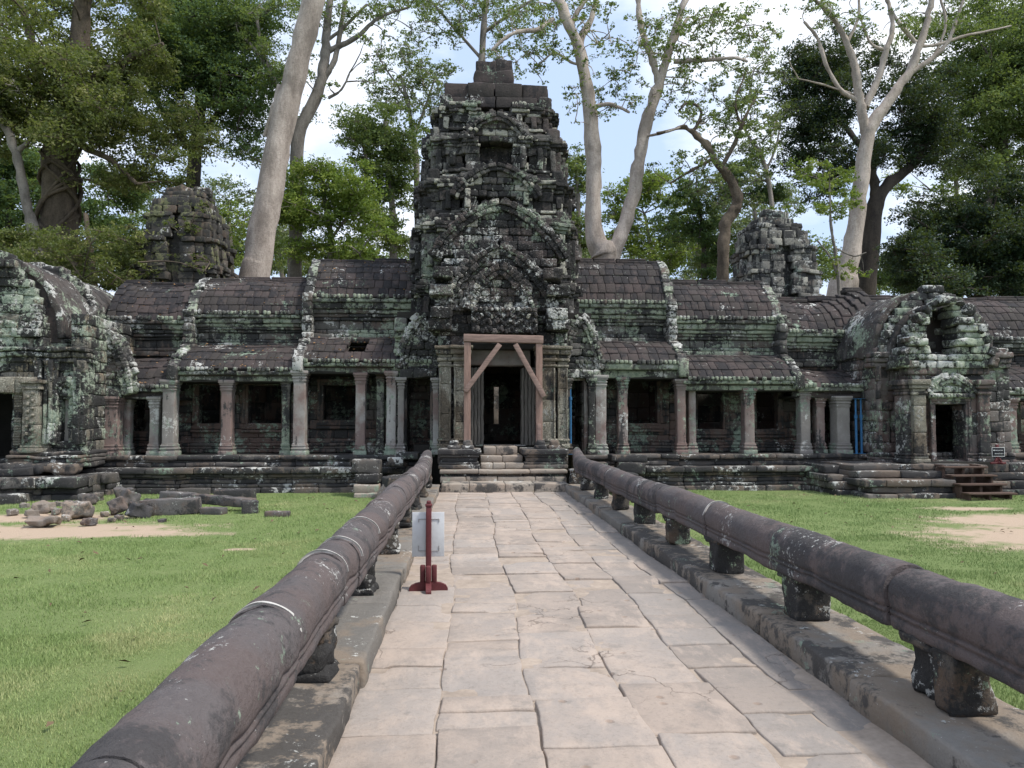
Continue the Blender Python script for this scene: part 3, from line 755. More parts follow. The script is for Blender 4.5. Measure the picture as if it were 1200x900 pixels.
    for (px, wpx, yt, yb, kind, dY) in pillars:
        Y_ = YF+dY; zb = FLOOR-.02; zt = Z(yt, Y_)
        pillar('pillar', X(px, Y_), Y_, wpx*Y_/900/1.12, zb, zt+.06, {'g': S_PIL, 'p': S_PINK, 'd': S_WALL}[kind], root, dp=min(.5, wpx*Y_/900))
    for (xr, wd, ia, which) in ribs:
        m = MB(); s = secs[ia]
        if 'l' in which: rib(m, xr, wd, s['lcv'], up=.06, th=.34); strip(m, xr-wd*.55, xr+wd*.55, YF-.42, .6, Z(s['cap'], YF)+.02, s['lcv'][0][1]+.12, L=.5, r=.05)
        if 'u' in which:
            rib(m, xr, wd, s['ucv'], up=.06, th=.34)
            wall(m, xr-wd*.5, xr+wd*.5, YI-.55, .9, s['lcv'][-1][1]-.25, s['ucv'][0][1]+.08, ch=.22, L=.4, jy=.04, core=True)
        m.build('gable_edge', S_RIB, root, amp=.028, sc_=7)
    return root

CL = dict
secsL = [CL(x0=X(352, YF), x1=X(508, YF), cap=438, eave=424, ltop=397, wtop=372, ueave=354, ridge=310, miss=.02, hole=(X(404, YF), X(430, YF), 1, 3)),
         CL(x0=X(205, YF), x1=X(352, YF), cap=448, eave=434, ltop=407, wtop=386, ueave=374, ridge=333),
         CL(x0=X(98, YF), x1=X(205, YF), cap=468, eave=454, ltop=418, wtop=392, ueave=381, ridge=336, sag=lambda x: -.12*math.sin((x-X(98, YF))/(X(205, YF)-X(98, YF))*math.pi))]
PXT = 470
galL = gallery('temple_gallery', 'long lichen-stained stone gallery with pillared aisle to the left of the gate tower', secsL,
    [(X(95, YF), X(352, YF), .0, 0), (X(352, YF)+.005, X(505, YF), -.10, 0)],
    [(133, 19, 468, 530, 'p', -.25), (150, 11, 468, 530, 'g', .25), (183, 13, 468, 530, 'g', 0), (200, 17, 449, 530, 'g', -.12), (267, 15, 449, 530, 'p', 0), (336, 11, 448, 530, 'd', .1),
     (352, 17, 438, 530, 'g', -.12), (423, 14, 440, 530, 'g', 0), (446, 11, 438, 528, 'd', .3), (459, 14, 438, 528, 'g', -.05)],
    [(106, 125, 468, 522), (156, 177, 468, 505), (233, 258, 452, 496), (291, 330, 452, 496), (379, 417, 452, 492)],
    [(X(352, YF)-.02, .28, 0, 'lu'), (X(206, YF), .28, 1, 'lu')])
XP = X(1040, YF)
def sagR(x): t = (x-X(930, YF))/(X(1045, YF)-X(930, YF)); return -.22*math.sin(min(1, max(0, t))*math.pi)+.18*max(0, t)**3
secsR = [CL(x0=X(672, YF), x1=X(798, YF), cap=443, eave=424, ltop=400, wtop=378, ueave=358, ridge=307),
         CL(x0=X(798, YF), x1=X(932, YF), cap=457, eave=443, ltop=415, wtop=392, ueave=376, ridge=331),
         CL(x0=X(932, YF), x1=X(1060, YF), cap=465, eave=451, ltop=427, wtop=404, ueave=391, ridge=345, sag=sagR),
         CL(x0=X(1060, YF), x1=X(1330, YF), cap=468, eave=455, ltop=428, wtop=408, ueave=398, ridge=347)]
galR = gallery('temple_gallery', 'long dark-roofed stone gallery with pillared aisle to the right of the tower', secsR,
    [(X(668, YF), X(790, YF), -.05, 0), (X(790, YF)+.005, X(1330, YF), .0, 0)],
    [(703, 16, 442, 528, 'g', -.2), (729, 14, 444, 528, 'p', 0), (797, 13, 446, 530, 'p', -.1), (810, 11, 446, 530, 'g', .15), (876, 15, 457, 532, 'p', 0), (941, 15, 457, 534, 'g', 0), (959, 13, 466, 534, 'p', .1), (984, 20, 466, 540, 'g', -.15),
     (1178, 20, 468, 536, 'p', 0), (1225, 15, 468, 536, 'p', 0), (1280, 15, 468, 536, 'g', 0)],
    [(734, 770, 446, 496), (817, 847, 456, 503), (886, 911, 456, 503), (962, 980, 470, 530), (994, 1020, 470, 530), (1195, 1225, 470, 510)],
    [(X(798, YF), .28, 0, 'lu'), (X(932, YF), .28, 1, 'lu')])
# ================================================================== CENTRAL GATE TOWER
YT = 24.95
def redent(hw, f=(.44, .70, .86), dpt=(1., .93, .84)):
    """quarter outline of a stepped cross plan, returned as closed polygon (x, y) about 0"""
    a, b, c = f; p = [(a, dpt[0]), (a, dpt[1]), (b, dpt[1]), (b, dpt[2]), (c, dpt[2]), (c, c)]
    q = [(x*hw, y*hw) for x, y in p]
    h = q[:-1]+[(dpt[2]*hw, c*hw)] if False else q
    quarter = q+[(y, x) for x, y in reversed(q[:-1])]
    out = []
    for k in range(4):
        ca, sa = [(1, 0), (0, -1), (-1, 0), (0, 1)][k]
        for (x, y) in quarter: out.append((x*ca-y*sa*-1*-1 if False else x*ca+y*sa, -x*sa+y*ca))
    return out
def course(m, poly, z0, z1, cx, cy, off=0., L=.42, jo=.03, depth=.45, gapp=.0, r=.03, keep=None, mm=None):
    n = len(poly)
    for i in range(n):
        (xa, ya), (xb, yb) = poly[i], poly[(i+1) % n]; l = math.hypot(xb-xa, yb-ya)
        if l < .05: continue
        ux, uy = (xb-xa)/l, (yb-ya)/l; nx, ny = uy*-1, ux
        mx_, my_ = (xa+xb)/2, (ya+yb)/2
        if nx*mx_+ny*my_ < 0: nx, ny = -nx, -ny
        t = -off
        while t < l+off-.02:
            w_ = min(L*(.6+.8*rng.random()), l+off-t)
            if l+off-t-w_ < .12: w_ = l+off-t
            o = off+jit(jo)
            c = (cx+xa+ux*(t+w_/2)+nx*(o-depth/2), cy+ya+uy*(t+w_/2)+ny*(o-depth/2), (z0+z1)/2)
            if rng.random() >= gapp and (keep is None or keep(c)):
                m.blk(c, (w_-.006, depth, z1-z0-.004), R=Rz(math.atan2(uy, ux)), r=r, m=mm)
            t += w_
def hwid(v, w_): return w_/2*max(0, 1-v**1.7)**.75*(1-.06*math.sin(v*math.pi))+.02
def pediment(m, cx, yf, z0, w_, h, depth=.45, bw=.20, rot=None, border=True, rel=.06):
    """flame-edged arched pediment facing -Y; rot = (3x3, centre) to turn it to another face"""
    sub = MB(); z = z0
    while z < z0+h*.97:      # tympanum courses
        hh = .17+.06*rng.random(); v = (z+hh/2-z0)/h
        if v >= 1: break
        q = hwid(v, w_)-bw*.6
        if q > .08: strip(sub, cx-q, cx+q, yf+rel, depth, z, z+hh-.005, L=.34, jy=.035, r=.035)
        z += hh
    n = int(h/.14)+6; pts = []
    vs = [((k+.0)/n)**.8 for k in range(n+1)]
    for s in (-1, 1):
        P = [(cx+s*hwid(min(v, .9995), w_), z0+v*h) for v in vs]
        for ring_, off, rr in ((0, 0., .13), (1, -bw*.85, .10)):
            for k in range(n):
                (xa, za), (xb, zb) = P[k], P[k+1]; l = math.hypot(xb-xa, zb-za); an = math.atan2(zb-za, xb-xa)
                if l < .02: continue
                cnt = max(1, int(round(l/.26)))
                for c_ in range(cnt):
                    t = (c_+.5)/cnt
                    x = xa+(xb-xa)*t; zz = za+(zb-za)*t; nx, nz = -math.sin(an)*-s*-1, math.cos(an)
                    nx = math.sin(an)*s; nz = abs(math.cos(an))
                    nx = abs(nx)*s
                    sub.blk((x+nx*off, yf-.02*(1-ring_)+.02*ring_+depth*.4+jit(.02), zz+nz*off), (l/cnt*1.04, depth*.9, bw*(.7+.3*rng.random())), R=Ry(-an), r=.02, m=50)
                    if ring_ == 0 and rng.random() > .25:      # flame tips
                        sub.blk((x+nx*bw*.6, yf+depth*.35, zz+nz*bw*.6), (.12+.08*rng.random(), .20, .10+.10*rng.random()), R=Ry(-an+jit(.4)), r=.02, m=0, b=.2+.3*rng.random())
    for V, F, B in zip(sub.V, sub.F, sub.B):
        if rot is not None: V = (V-rot[1])@rot[0].T+rot[1]
        m.V.append(V); m.B.append(B)
    base = m.n
    for F in sub.F: m.F.append(F+base)
    m.n += sub.n
def colonnette(m, x, y, z0, z1, w_, L=.24):
    z = z0
    while z < z1-.02:
        h = min(L*(.7+.6*rng.random()), z1-z); e = jit(.015)
        m.blk((x+jit(.01), y+jit(.012), z+h/2), (w_+e, w_+.12, h-.005), r=.022, m=0); z += h

def gate():
    root = thing('gate_tower', 'tall ruined stone gate tower with stepped tiers and nested pediments over the central doorway', 'temple tower', (XC, YT, -.35))
    C0 = np.array([XC, YT, 0.])
    def four(fn):
        for k in range(4): yield (Rz(k*math.pi/2), C0)
    # ---- lower body
    zc = Z(385, 22.3); hb = X(696, 22.3)-XC
    m = MB(); dl = (X(477, 22.3), X(504, 22.3), FLOOR, Z(444, 22.3)); dr = (X(669, 22.3), X(684, 22.3), FLOOR, Z(446, 22.3))
    pd = (XC-1.45, XC+1.45, .4, 4.2)
    wall(m, X(462, 22.3), XC+hb, 22.25, .45, FLOOR-.1, zc, [dl, dr, pd], ch=.27, L=.5, jy=.02)
    # stepped mouldings above the side doors
    for z0, z1, off in ((2.95, 3.05, .1), (3.05, 3.2, .16), (3.2, 3.28, .1), (3.55, 3.68, .08), (zc-.3, zc-.12, .1), (zc-.12, zc, .16)):
        strip(m, X(462, 22.3)-.02, XC-1.72, 22.25-off, .4, z0, z1-.003, L=.5, jy=.02); strip(m, XC+1.72, XC+hb+.02, 22.25-off, .4, z0, z1-.003, L=.5, jy=.02)
    for s in (-1, 1):      # side returns
        ystrip_x = XC+s*(hb if s > 0 else XC-X(462, 22.3))
        z = FLOOR
        while z < zc: 
            ystrip(m, 22.3, 27.6, ystrip_x, -s*.35, z, z+.36-.004, L=.8); z += .36
    m.box(X(462, 22.3)+.1, XC+hb-.1, 27.0, 27.5, -.3, 4.6) if False else None
    m.build('lower_wall', S_WALL, root, amp=.018, sc_=4)
    m = MB(); wall(m, XC-3, XC+3, 26.9, .4, -.4, 5.2, [(X(579, 26.9), X(584.5, 26.9), Z(497, 26.9), Z(453, 26.9))], ch=.5, L=1.1); m.build('rear_wall', S_INNER, root)
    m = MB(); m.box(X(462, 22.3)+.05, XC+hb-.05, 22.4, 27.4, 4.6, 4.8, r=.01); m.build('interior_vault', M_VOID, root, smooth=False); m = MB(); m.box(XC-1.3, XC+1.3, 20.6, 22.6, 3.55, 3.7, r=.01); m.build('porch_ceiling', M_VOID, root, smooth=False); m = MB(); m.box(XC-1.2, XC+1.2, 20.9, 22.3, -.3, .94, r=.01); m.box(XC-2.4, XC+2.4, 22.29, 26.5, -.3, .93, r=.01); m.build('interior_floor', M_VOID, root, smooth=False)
    frame('side_door_frame', dl[0], dl[1], FLOOR, dl[3], 22.18, root, S_WALL, w=.11, sill=False)
    frame('side_door_frame', dr[0], dr[1], FLOOR, dr[3], 22.18, root, S_PIL, w=.11, sill=False)
    # half pediments leaning on the tower at both sides
    for pc, pa_, pb_ in ((492, 468, 512), (682, 664, 704)):
        m = MB(); pediment(m, X(pc, 22.0), 22.0, Z(432, 22.0), 1.1, 1.5, .4, .13)
        strip(m, X(pa_, 22.0), X(pb_, 22.0), 21.95, .3, Z(443, 22), Z(433, 22), L=.5)
        m.build('side_pediment', S_RIB, root, amp=.028, sc_=7)
    for px, wp in ((512, 10), (664, 10), (693, 9), (470, 8)): pillar('pilaster', X(px, 22.1), 22.1, wp*22.1/900, FLOOR, Z(443, 22.1), S_PIL if px < 600 else S_WALL, root)
    # ---- porch
    yf = 20.25; a, b = X(513, yf), X(667, yf); a2, b2 = X(551, yf), X(629, yf)
    ztop = Z(392, yf)
    for (p, q, nm) in ((a, a2, 0), (b2, b, 1)):
        m = MB(); wall(m, p, q, yf+.28, .5, .46, ztop+.1, ch=.34, L=.5, jy=.01)
        z = .46
        outer = p if nm == 0 else q; s = 1 if nm == 0 else -1; inner = q if nm == 0 else p
        while z < ztop+.1:
            ystrip(m, yf+.35, 22.4, outer, s*.4, z, z+.32, L=.6); ystrip(m, yf+.7, 22.4, inner, -s*.3, z, z+.32, L=.6); z += .325
        m.build('porch_wall', S_PED, root, amp=.014, sc_=4)
        # carved pilasters: broad one inward, narrow one outward, with base and capital
        w1 = (q-p)
        for (c0, c1, dy) in (((p, p+w1*.44, .10), (p+w1*.46, q-.03, .0)) if nm == 0 else ((p+.03, p+w1*.62, .0), (p+w1*.64, q, .12))):
            m = MB(); cx = (c0+c1)/2; ww = c1-c0; z = .98
            while z < 3.05:
                h = .5+.4*rng.random(); h = min(h, 3.05-z)
                if 3.05-z-h < .15: h = 3.05-z
                m.blk((cx, yf+dy+.2, z+h/2), (ww*.86, .4, h-.006), r=.018, m=80); z += h
            for k_, e in ((0, .03), (1, 0)):
                m.blk((cx-ww*.36*(1 if k_ else -1), yf+dy+.17, 2.0), (.035, .42, 2.05), r=.012, m=80)
            for z0, z1, e in ((.90, 1.02, .05), (1.02, 1.08, .02), (1.08, 1.15, .04)): m.blk((cx, yf+dy+.2, (z0+z1)/2), (ww*.9+e*2, .4+e*2, z1-z0), r=.02, m=80)
            for z0, z1, e in ((3.05, 3.12, .03), (3.12, 3.2, .0), (3.2, 3.30, .05), (3.30, 3.38, .02), (3.38, 3.52, .08), (3.52, 3.62, .12)): m.blk((cx, yf+dy+.2, (z0+z1)/2), (ww*.9+e*2, .4+e*2, z1-z0-.003), r=.03, m=80)
            m.build('carved_pilaster', S_CARVED, root, amp=.010, sc_=5)
    # eroded inner jambs with ribbed faces
    zl = Z(431, yf+.8)
    for (p0, p1, s) in ((551, 567, -1), (611, 627, 1)):
        m = MB(); xa, xb = X(p0, yf+.75), X(p1, yf+.75); n = 4
        for k in range(n):
            c = xa+(xb-xa)*(k+.5)/n; m.blk((c, yf+.85+.05*(k if s < 0 else n-1-k), (.95+zl)/2), ((xb-xa)/n*.92, .5, zl-.95), r=.03, m=70)
        m.build('door_jamb', M_JAMB, root, amp=.020, sc_=7)
    m = MB(); m.blk((XC, yf+1.0, (zl+Z(403, yf+.8))/2+.1), (1.75, .5, .75), r=.03, m=120); m.build('door_lintel', S_PIL, root, amp=.015, sc_=5); m = MB(); m.box(XC-.75, XC+.75, yf+.7, yf+1.2, .86, .97, r=.02)
    m.build('door_sill', S_PIL, root, amp=.015, sc_=5)
    # carved lintel slab above the timber frame, ledge blocks
    z0 = Z(391, yf-.1); z1 = Z(362, yf-.1); m = MB()
    m.blk(((X(552, yf)+X(630, yf))/2, yf+.15, (z0+z1)/2+.02), (X(630, yf)-X(552, yf), .5, z1-z0), r=.03, m=90)
    for k in range(26):
        t = k/25; xx = X(555, yf)+(X(627, yf)-X(555, yf))*t
        for q in range(3): m.blk((xx+jit(.02), yf-.10+jit(.015), z0+.10+q*.2+.05*math.sin(k*1.3+q)), (.08, .10, .13), R=Ry(jit(.8)), r=.03, m=0)
    for k in range(12): m.blk((X(553, yf)+(X(629, yf)-X(553, yf))*(k+.5)/12, yf-.12, z1-.02), (.12, .14, .13), r=.045, m=0)
    m.build('carved_lintel', S_PED, root, amp=.02, sc_=9)
    # ---- porch pediments (nested, ruined)
    m = MB()
    # shoulders of stacked courses
    zz = ztop+.05
    prof = [(0, X(667, yf)-XC), (.35, X(668, yf)-XC), (.6, X(672, yf)-XC)]
    while zz < Z(285, yf):
        h = .20+.08*rng.random(); v = (zz-ztop)/(Z(285, yf)-ztop)
        hw = (1.80 - .10*v - .85*max(0, v-.72)/.28)
        strip(m, XC-hw+jit(.05), XC-.72*(1-v*.95), yf+.30+.25*v+jit(.05), .7, zz, zz+h-.006, L=.42, jy=.06, r=.035)
        strip(m, XC+.72*(1-v*.95), XC+hw+jit(.05), yf+.30+.25*v+jit(.05), .7, zz, zz+h-.006, L=.42, jy=.06, r=.035)
        zz += h
    m.box(XC-1.6, XC+1.6, yf+.75, 22.5, ztop-.1, Z(300, yf), r=.02)
    m.build('porch_upper_wall', S_PED, root, amp=.025, sc_=4)
    m = MB(); pediment(m, XC, yf+.12, Z(364, yf), 3.1, Z(287, yf)-Z(364, yf), .5, .17, rel=.06); m.build('outer_pediment', S_PED, root, amp=.028, sc_=6)
    m = MB(); pediment(m, XC+.0, yf-.02, Z(362, yf), 1.75, Z(312, yf)-Z(362, yf), .4, .17, rel=.10)
    m.build('inner_pediment', S_PED, root, amp=.025, sc_=6)
    m = MB(); pediment(m, XC+.05, 21.35, Z(300, 21.3), 3.7, Z(236, 21.3)-Z(300, 21.3), .8, .18, rel=.06); m.build('upper_pediment', S_PED, root, amp=.03, sc_=4)
    # mottled side blocks of the porch head
    for s in (-1, 1):
        m = MB()
        for z_, w_ in ((Z(385, yf), .62), (Z(372, yf), .55), (Z(345, yf), .6), (Z(325, yf), .5)):
            m.blk((XC+s*(1.50+jit(.1)), yf+.12+jit(.06), z_+.1), (w_, .5, .30), R=Ry(jit(.04)), r=.03, m=90)
        m.build('capital_block', S_PED, root, amp=.035, sc_=7)
    # ---- tower tiers
    def tier(nm, z0, z1, hw, arch=None, loose=.04, gapp=.03, antefix=True, cor=.12, yc=YT):
        m = MB(); P = redent(hw); H = z1-z0; z = z0
        pat = []
        base = [(.10, .12), (.07, .05), (.09, .09)]; top = [(.09, .03), (.10, .09), (.12, .13), (.10, .08)]
        for h, o in base: pat.append((h, o))
        mid = H-sum(h for h, o in base)-sum(h for h, o in top); nmid = max(1, int(round(mid/.26)))
        for k in range(nmid): pat.append((mid/nmid, -.02+jit(.03)))
        for h, o in top: pat.append((h, o*cor/.12))
        for h, o in pat:
            course(m, P, z, z+h, XC, yc, off=o, L=.46 if h > .15 else .6, jo=loose, gapp=gapp if h > .15 else gapp*.5, r=.016, mm=50); z += h
        m.box(XC-hw*.72, XC+hw*.72, yc-hw*.72, yc+hw*.72, z0-.1, z1-.02, r=.02)
        # pilaster strips on every re-entrant face
        for (R_, c0) in four(0):
            for f, d in ((.36, 1.), (.60, .93), (.79, .84)):
                for s in (-1, 1):
                    if rng.random() < .12: continue
                    c = np.array([XC+s*f*hw, yc-d*hw-.03, z0+.26+mid/2]); c = R_@(c-np.array([XC, yc, 0]))+np.array([XC, yc, 0])
                    m.blk(c, (.17, .22, mid*(.96 if rng.random() > .25 else .6)), R=R_@Rz(jit(.03)), r=.03, m=70)
            # small niches with figures = lighter blocks and dark gaps
            for s in (-.78, .78):
                if antefix and rng.random() > .15:
                    c = np.array([XC+s*hw, yc-.84*hw, z1+.12]); c = R_@(c-np.array([XC, yc, 0]))+np.array([XC, yc, 0])
                    m.blk(c, (.34, .22, .34), R=R_@Ry(jit(.1)), r=.09, m=60)
        if arch:
            aw, ah, az, out = arch
            for (R_, c0) in four(0): pediment(m, XC, yc-hw-out, az, aw, ah, .5, .13, rot=(R_, np.array([XC, yc, 0.])), rel=.10)
        return m.build(nm, S_TOWER, root, amp=.022, sc_=6)
    z = [Z(392, 22.4), Z(330, 22.4), Z(255, 22.5), Z(207, 22.6), Z(157, 22.8), Z(121, 23.1), Z(98, 23.4), Z(69, 24.4)]
    tier('lower_tier', z[0]-.1, z[1], 2.62, loose=.05, antefix=False)
    tier('lower_tier', z[1], z[2], 2.50, arch=(2.5, 1.25, z[1]+.9, .10), loose=.05)
    tier('middle_tier', z[2], z[3], 2.40, arch=(2.55, .95, Z(228, 22.3), .12), loose=.06, gapp=.05)
    tier('middle_tier', z[3], z[4], 2.20, arch=(1.9, .8, Z(158, 22.6)-.15, .08), loose=.07, gapp=.08)
    tier('upper_tier', z[4], z[5], 1.93, arch=(1.7, .5, Z(150, 22.9), .05), loose=.08, gapp=.10)
    m = MB(); P = redent(1.62, f=(.5, .8, .95), dpt=(1., .97, .95))
    course(m, P, z[5]-.05, z[5]+.30, XC, YT, off=.0, L=1.0, jo=.08, depth=.8, r=.02); course(m, P, z[5]+.30, z[6], XC, YT, off=-.03, L=1.3, jo=.10, depth=.8, gapp=.08, r=.02)
    m.box(XC-1.2, XC+1.2, YT-1.2, YT+1.2, z[5]-.2, z[6]-.03); m.build('top_slab', S_ROOF, root, amp=.03, sc_=2.5)
    m = MB(); h = z[7]-z[6]
    m.blk((XC-.05, YT, z[6]+h*.16), (1.40, 1.3, h*.34), r=.05, m=150); m.blk((XC-.32, YT-.1, z[6]+h*.5), (.66, 1.0, h*.36), r=.05, m=150); m.blk((XC+.30, YT-.08, z[6]+h*.5), (.62, 1.05, h*.38), r=.05, m=150)
    m.blk((XC-.28, YT, z[6]+h*.80), (.66, .95, h*.34), r=.04, m=120); m.blk((XC+.30, YT, z[6]+h*.84), (.56, .9, h*.38), r=.05, m=120)
    m.build('crown_stone', S_ROOF, root, amp=.04, sc_=3)
    return root
gate()

# pale wall added behind the rear slit so the gap reads as light
m = MB(); wall(m, XC-1.6, XC+1.2, 31.6, .5, -.35, 3.6, ch=1.6, L=1.5); tag(m.build('light_slit_wall', S_STEP), 'pale wall added behind the gate so a thin bright slit shows in the doorway', 'wall')

# ================================================================== SIDE PAVILIONS
def cvX(cx, hw, z0, z1, n=5):
    """half vault profile in x: from eave (cx+hw) to ridge (cx)"""
    return [(hw*(1-math.sin(k/n*math.pi/2)**1.25 if k else 1.), z0+(z1-z0)*math.sin(k/n*math.pi/2)**.9) for k in range(n+1)]
def vaultY(m, core, cx, hw, z0, z1, y0, y1, sides=(-1, 1), wt=.36, n=5):
    """stone vault whose ridge runs along Y"""
    P = [(hw*math.cos(k/n*math.pi/2)**.9 if k < n else 0, z0+(z1-z0)*math.sin(k/n*math.pi/2)**1.0) for k in range(n+1)]
    for s in sides:
        for i in range(n):
            (xa, za), (xb, zb) = P[i], P[i+1]; L = math.hypot(xb-xa, zb-za); an = math.atan2(zb-za, xb-xa)
            y = y0
            while y < y1-.05:
                w_ = min(wt*(.75+.5*rng.random()), y1-y); c = (cx+s*(xa+xb)/2, y+w_/2, (za+zb)/2)
                R_ = Ry(-an) if s > 0 else Ry(an)
                m.blk(c+np.array([0, 0, jit(.012)]), (L*1.08, w_-.022, .18), R=R_@Rx(jit(.03)), r=.025, m=60); y += w_
    xs = [(cx+x, z-.12) for x, z in P]+[(cx-x, z-.12) for x, z in reversed(P[:-1])]
    core.extr(xs+[(cx-hw*.98, z0-.16), (cx+hw*.98, z0-.16)] if False else xs, y0+.1, y1)
def pavilion_left():
    Yp = 20.8; root = thing('temple_pavilion', 'lichen-patched stone pavilion with carved pilasters and curved vault at the left edge', 'temple pavilion', (X(20, Yp), Yp, -.35))
    x0, x1 = X(-190, Yp), X(100, Yp); cx = X(-22, Yp); zt = Z(415, Yp)
    door = (X(-58, Yp), X(13, Yp), .62, Z(462, Yp)); win = (X(71, Yp), X(85, Yp), Z(516, Yp), Z(469, Yp))
    m = MB(); wall(m, x0, x1, Yp, .5, .5, zt, [door, win], ch=.3, L=.55, jy=.015)
    for k in range(8):     # vertical ribs of worn relief beside the small window
        px = (48, 56, 62, 66, 90, 94, 98, 44)[k]; colonnette(m, X(px, Yp), Yp-.02-.02*(k % 3), 1.0, Z(425, Yp), .11, .5)
    z = .5
    while z < zt+1.0: ystrip(m, Yp, 24.6, x1, -.45, z, z+.3, L=.5); z += .304
    m.build('wall', S_WINGL, root, amp=.022, sc_=4)
    m = MB(); m.box(win[0]-.02, win[1]+.02, Yp+.22, Yp+.3, win[2]-.02, win[3]+.02, r=.01); m.build('blind_window', S_PIL, root)
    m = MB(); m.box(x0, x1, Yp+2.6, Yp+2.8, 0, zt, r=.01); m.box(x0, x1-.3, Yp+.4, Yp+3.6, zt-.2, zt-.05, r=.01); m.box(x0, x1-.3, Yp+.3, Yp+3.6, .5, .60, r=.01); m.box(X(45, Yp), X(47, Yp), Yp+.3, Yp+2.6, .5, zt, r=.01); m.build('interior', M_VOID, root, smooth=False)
    # carved figure (devata) in low relief, and the window pediment
    m = MB(); fx = X(63.5, Yp)
    for dz, ww, hh in ((0, .15, .10), (.13, .12, .22), (.34, .16, .26), (.56, .13, .16), (.68, .20, .10), (.80, .10, .13), (.92, .12, .10)):
        m.blk((fx+jit(.008), Yp-.08, 1.10+dz), (ww, .12, hh), r=.045, m=40)
    for s in (-1, 1): m.blk((fx+s*.11, Yp-.07, 1.62), (.05, .09, .32), R=Ry(s*.15), r=.02, m=40)
    m.build('carved_figure', S_WINGL, root, amp=.012, sc_=9)
    m = MB(); pediment(m, X(78, Yp), Yp-.1, Z(466, Yp), .62, .42, .2, .09); m.build('window_pediment', S_WINGL, root, amp=.012, sc_=8)
    # carved pilasters and round colonnette by the door
    for (p0, p1, dy, mat) in ((14, 24, -.12, S_CARVED), (25, 45, -.30, S_CARVED), (46, 58, -.10, S_CARVED), (-80, -62, -.30, S_CARVED)):
        m = MB(); a, b = X(p0, Yp+dy), X(p1, Yp+dy); zz = .98; ztp = Z(458, Yp+dy)
        if p0 == 14:
            while zz < ztp: m.blk(((a+b)/2, Yp+dy+.2, zz+.035), ((b-a)*(.9+.06*rng.random()), .3, .062), r=.02, m=0); zz += .066
        else:
            while zz < ztp-.01:
                h = min(.45+.3*rng.random(), ztp-zz); m.blk(((a+b)/2, Yp+dy+.25, zz+h/2), ((b-a)*.94, .5, h-.006), r=.018, m=80); zz += h
            for z0, z1, e in ((.80, .92, .05), (.92, .99, .02), (ztp, ztp+.09, .03), (ztp+.09, ztp+.16, .01), (ztp+.16, ztp+.26, .07)): m.blk(((a+b)/2, Yp+dy+.25, (z0+z1)/2), (b-a+2*e, .5+2*e, z1-z0-.003), r=.02, m=80)
            if p0 == 25: 
                for q in range(14): m.blk(((a+b)/2+(.06 if q % 2 else -.06), Yp+dy-.02, 1.1+q*.095), (.085, .06, .075), R=Ry(jit(.5)), r=.025, m=0)
        m.build('carved_pilaster', mat, root, amp=.008, sc_=5)
    m = MB(); strip(m, X(-70, Yp), X(46, Yp), Yp-.16, .5, door[3], door[3]+.42, L=1.3); m.build('door_lintel', S_CARVED, root, amp=.02, sc_=8)
    # entablature, broad front pediment, second gable band
    m = MB()
    for z0, z1, o in ((zt-.28, zt-.16, .06), (zt-.16, zt-.02, .14), (zt, zt+.12, .20)): strip(m, x0, x1+.05, Yp-o, .6, z0, z1-.003, L=.7, jy=.03)
    zz = zt+.1; zap = Z(303, Yp)
    while zz < zap:
        h = .2+.08*rng.random(); v = (zz-zt)/(zap-zt); hw = (X(50, Yp)-cx)*max(.0, 1-v**1.9)**.6
        hw = max(hw, .3)
        rgt = cx+hw+jit(.06)
        strip(m, x0 if v < .3 else cx-hw, min(rgt, X(56, Yp)+.0), Yp-.06-.1*math.sin(v*9)+jit(.04), .7, zz, zz+h-.006, L=.45, jy=.06, r=.022)
        zz += h
    m.build('front_pediment', S_WINGL, root, amp=.04, sc_=3)
    m = MB(); core = MB(); vaultY(m, core, cx, X(62, Yp)-cx, Z(398, Yp), zap-.1, Yp+.2, 25.6, sides=(1, -1)); m.build('vault_roof', S_VAULT, root, amp=.05, sc_=2.2); core.build('vault_core', S_ROOF, root, smooth=False)
    # lichen-white broken edge at the inner end of the vault
    m = MB(); hv = X(62, Yp)-cx
    for k in range(15):
        t = (k+.5)/15; xx = cx+(hv+.05)*math.cos(t*math.pi/2*.98)**.9; zz = Z(398, Yp)-.1+(zap+.1-Z(398, Yp))*math.sin(t*math.pi/2)
        m.blk((xx, 23.0+jit(.08), zz), (.34, .55+jit(.15), .26+jit(.08)), R=Ry(jit(.4)), r=.03, m=60)
    zz = .6
    while zz < Z(398, Yp)+.1: ystrip(m, 22.75, 23.5, cx+hv+.06, -.4, zz, zz+.25, L=.4, jx=.05); zz += .254
    m.build('vault_edge', S_RIB, root, amp=.04, sc_=5)
    m = MB(); zz = Z(420, Yp)
    for q in range(5): ystrip(m, Yp+.3, 24.2, cx+hv+.16-.05*abs(q-2), -.5, zz+q*.13, zz+q*.13+.127, L=.6, jx=.03)
    m.build('side_cornice', S_CORN, root, amp=.02, sc_=5)
    # small porch at the inner corner (over the dark opening beside the square pillar)
    m = MB(); pediment(m, X(124, YF-.4), YF-.5, Z(462, YF-.4), 1.35, 1.75, .5, .2); strip(m, X(98, YF), X(150, YF), YF-.5, .5, Z(468, YF), Z(458, YF), L=.7)
    m.build('corner_pediment', S_RIB, root, amp=.04, sc_=4)
    # terrace: worn bulging base and curved ledge
    m = MB()
    for z0, z1, o in ((.42, .55, .42), (.55, .66, .34), (.66, .74, .38), (.74, .84, .26)): strip(m, X(18, Yp), X(98, Yp)+.15, Yp-o, 1.4, z0, z1-.003, L=.7, jy=.03)
    for q in range(9): m.blk((X(22+q*9, Yp), Yp-.42+jit(.08), .42+jit(.03)), (.42+jit(.1), .5, .26), R=Rz(jit(.3))@Ry(jit(.15)), r=.10, m=70)
    m.build('base', S_PLINTH, root, amp=.04, sc_=3)
    m = MB()
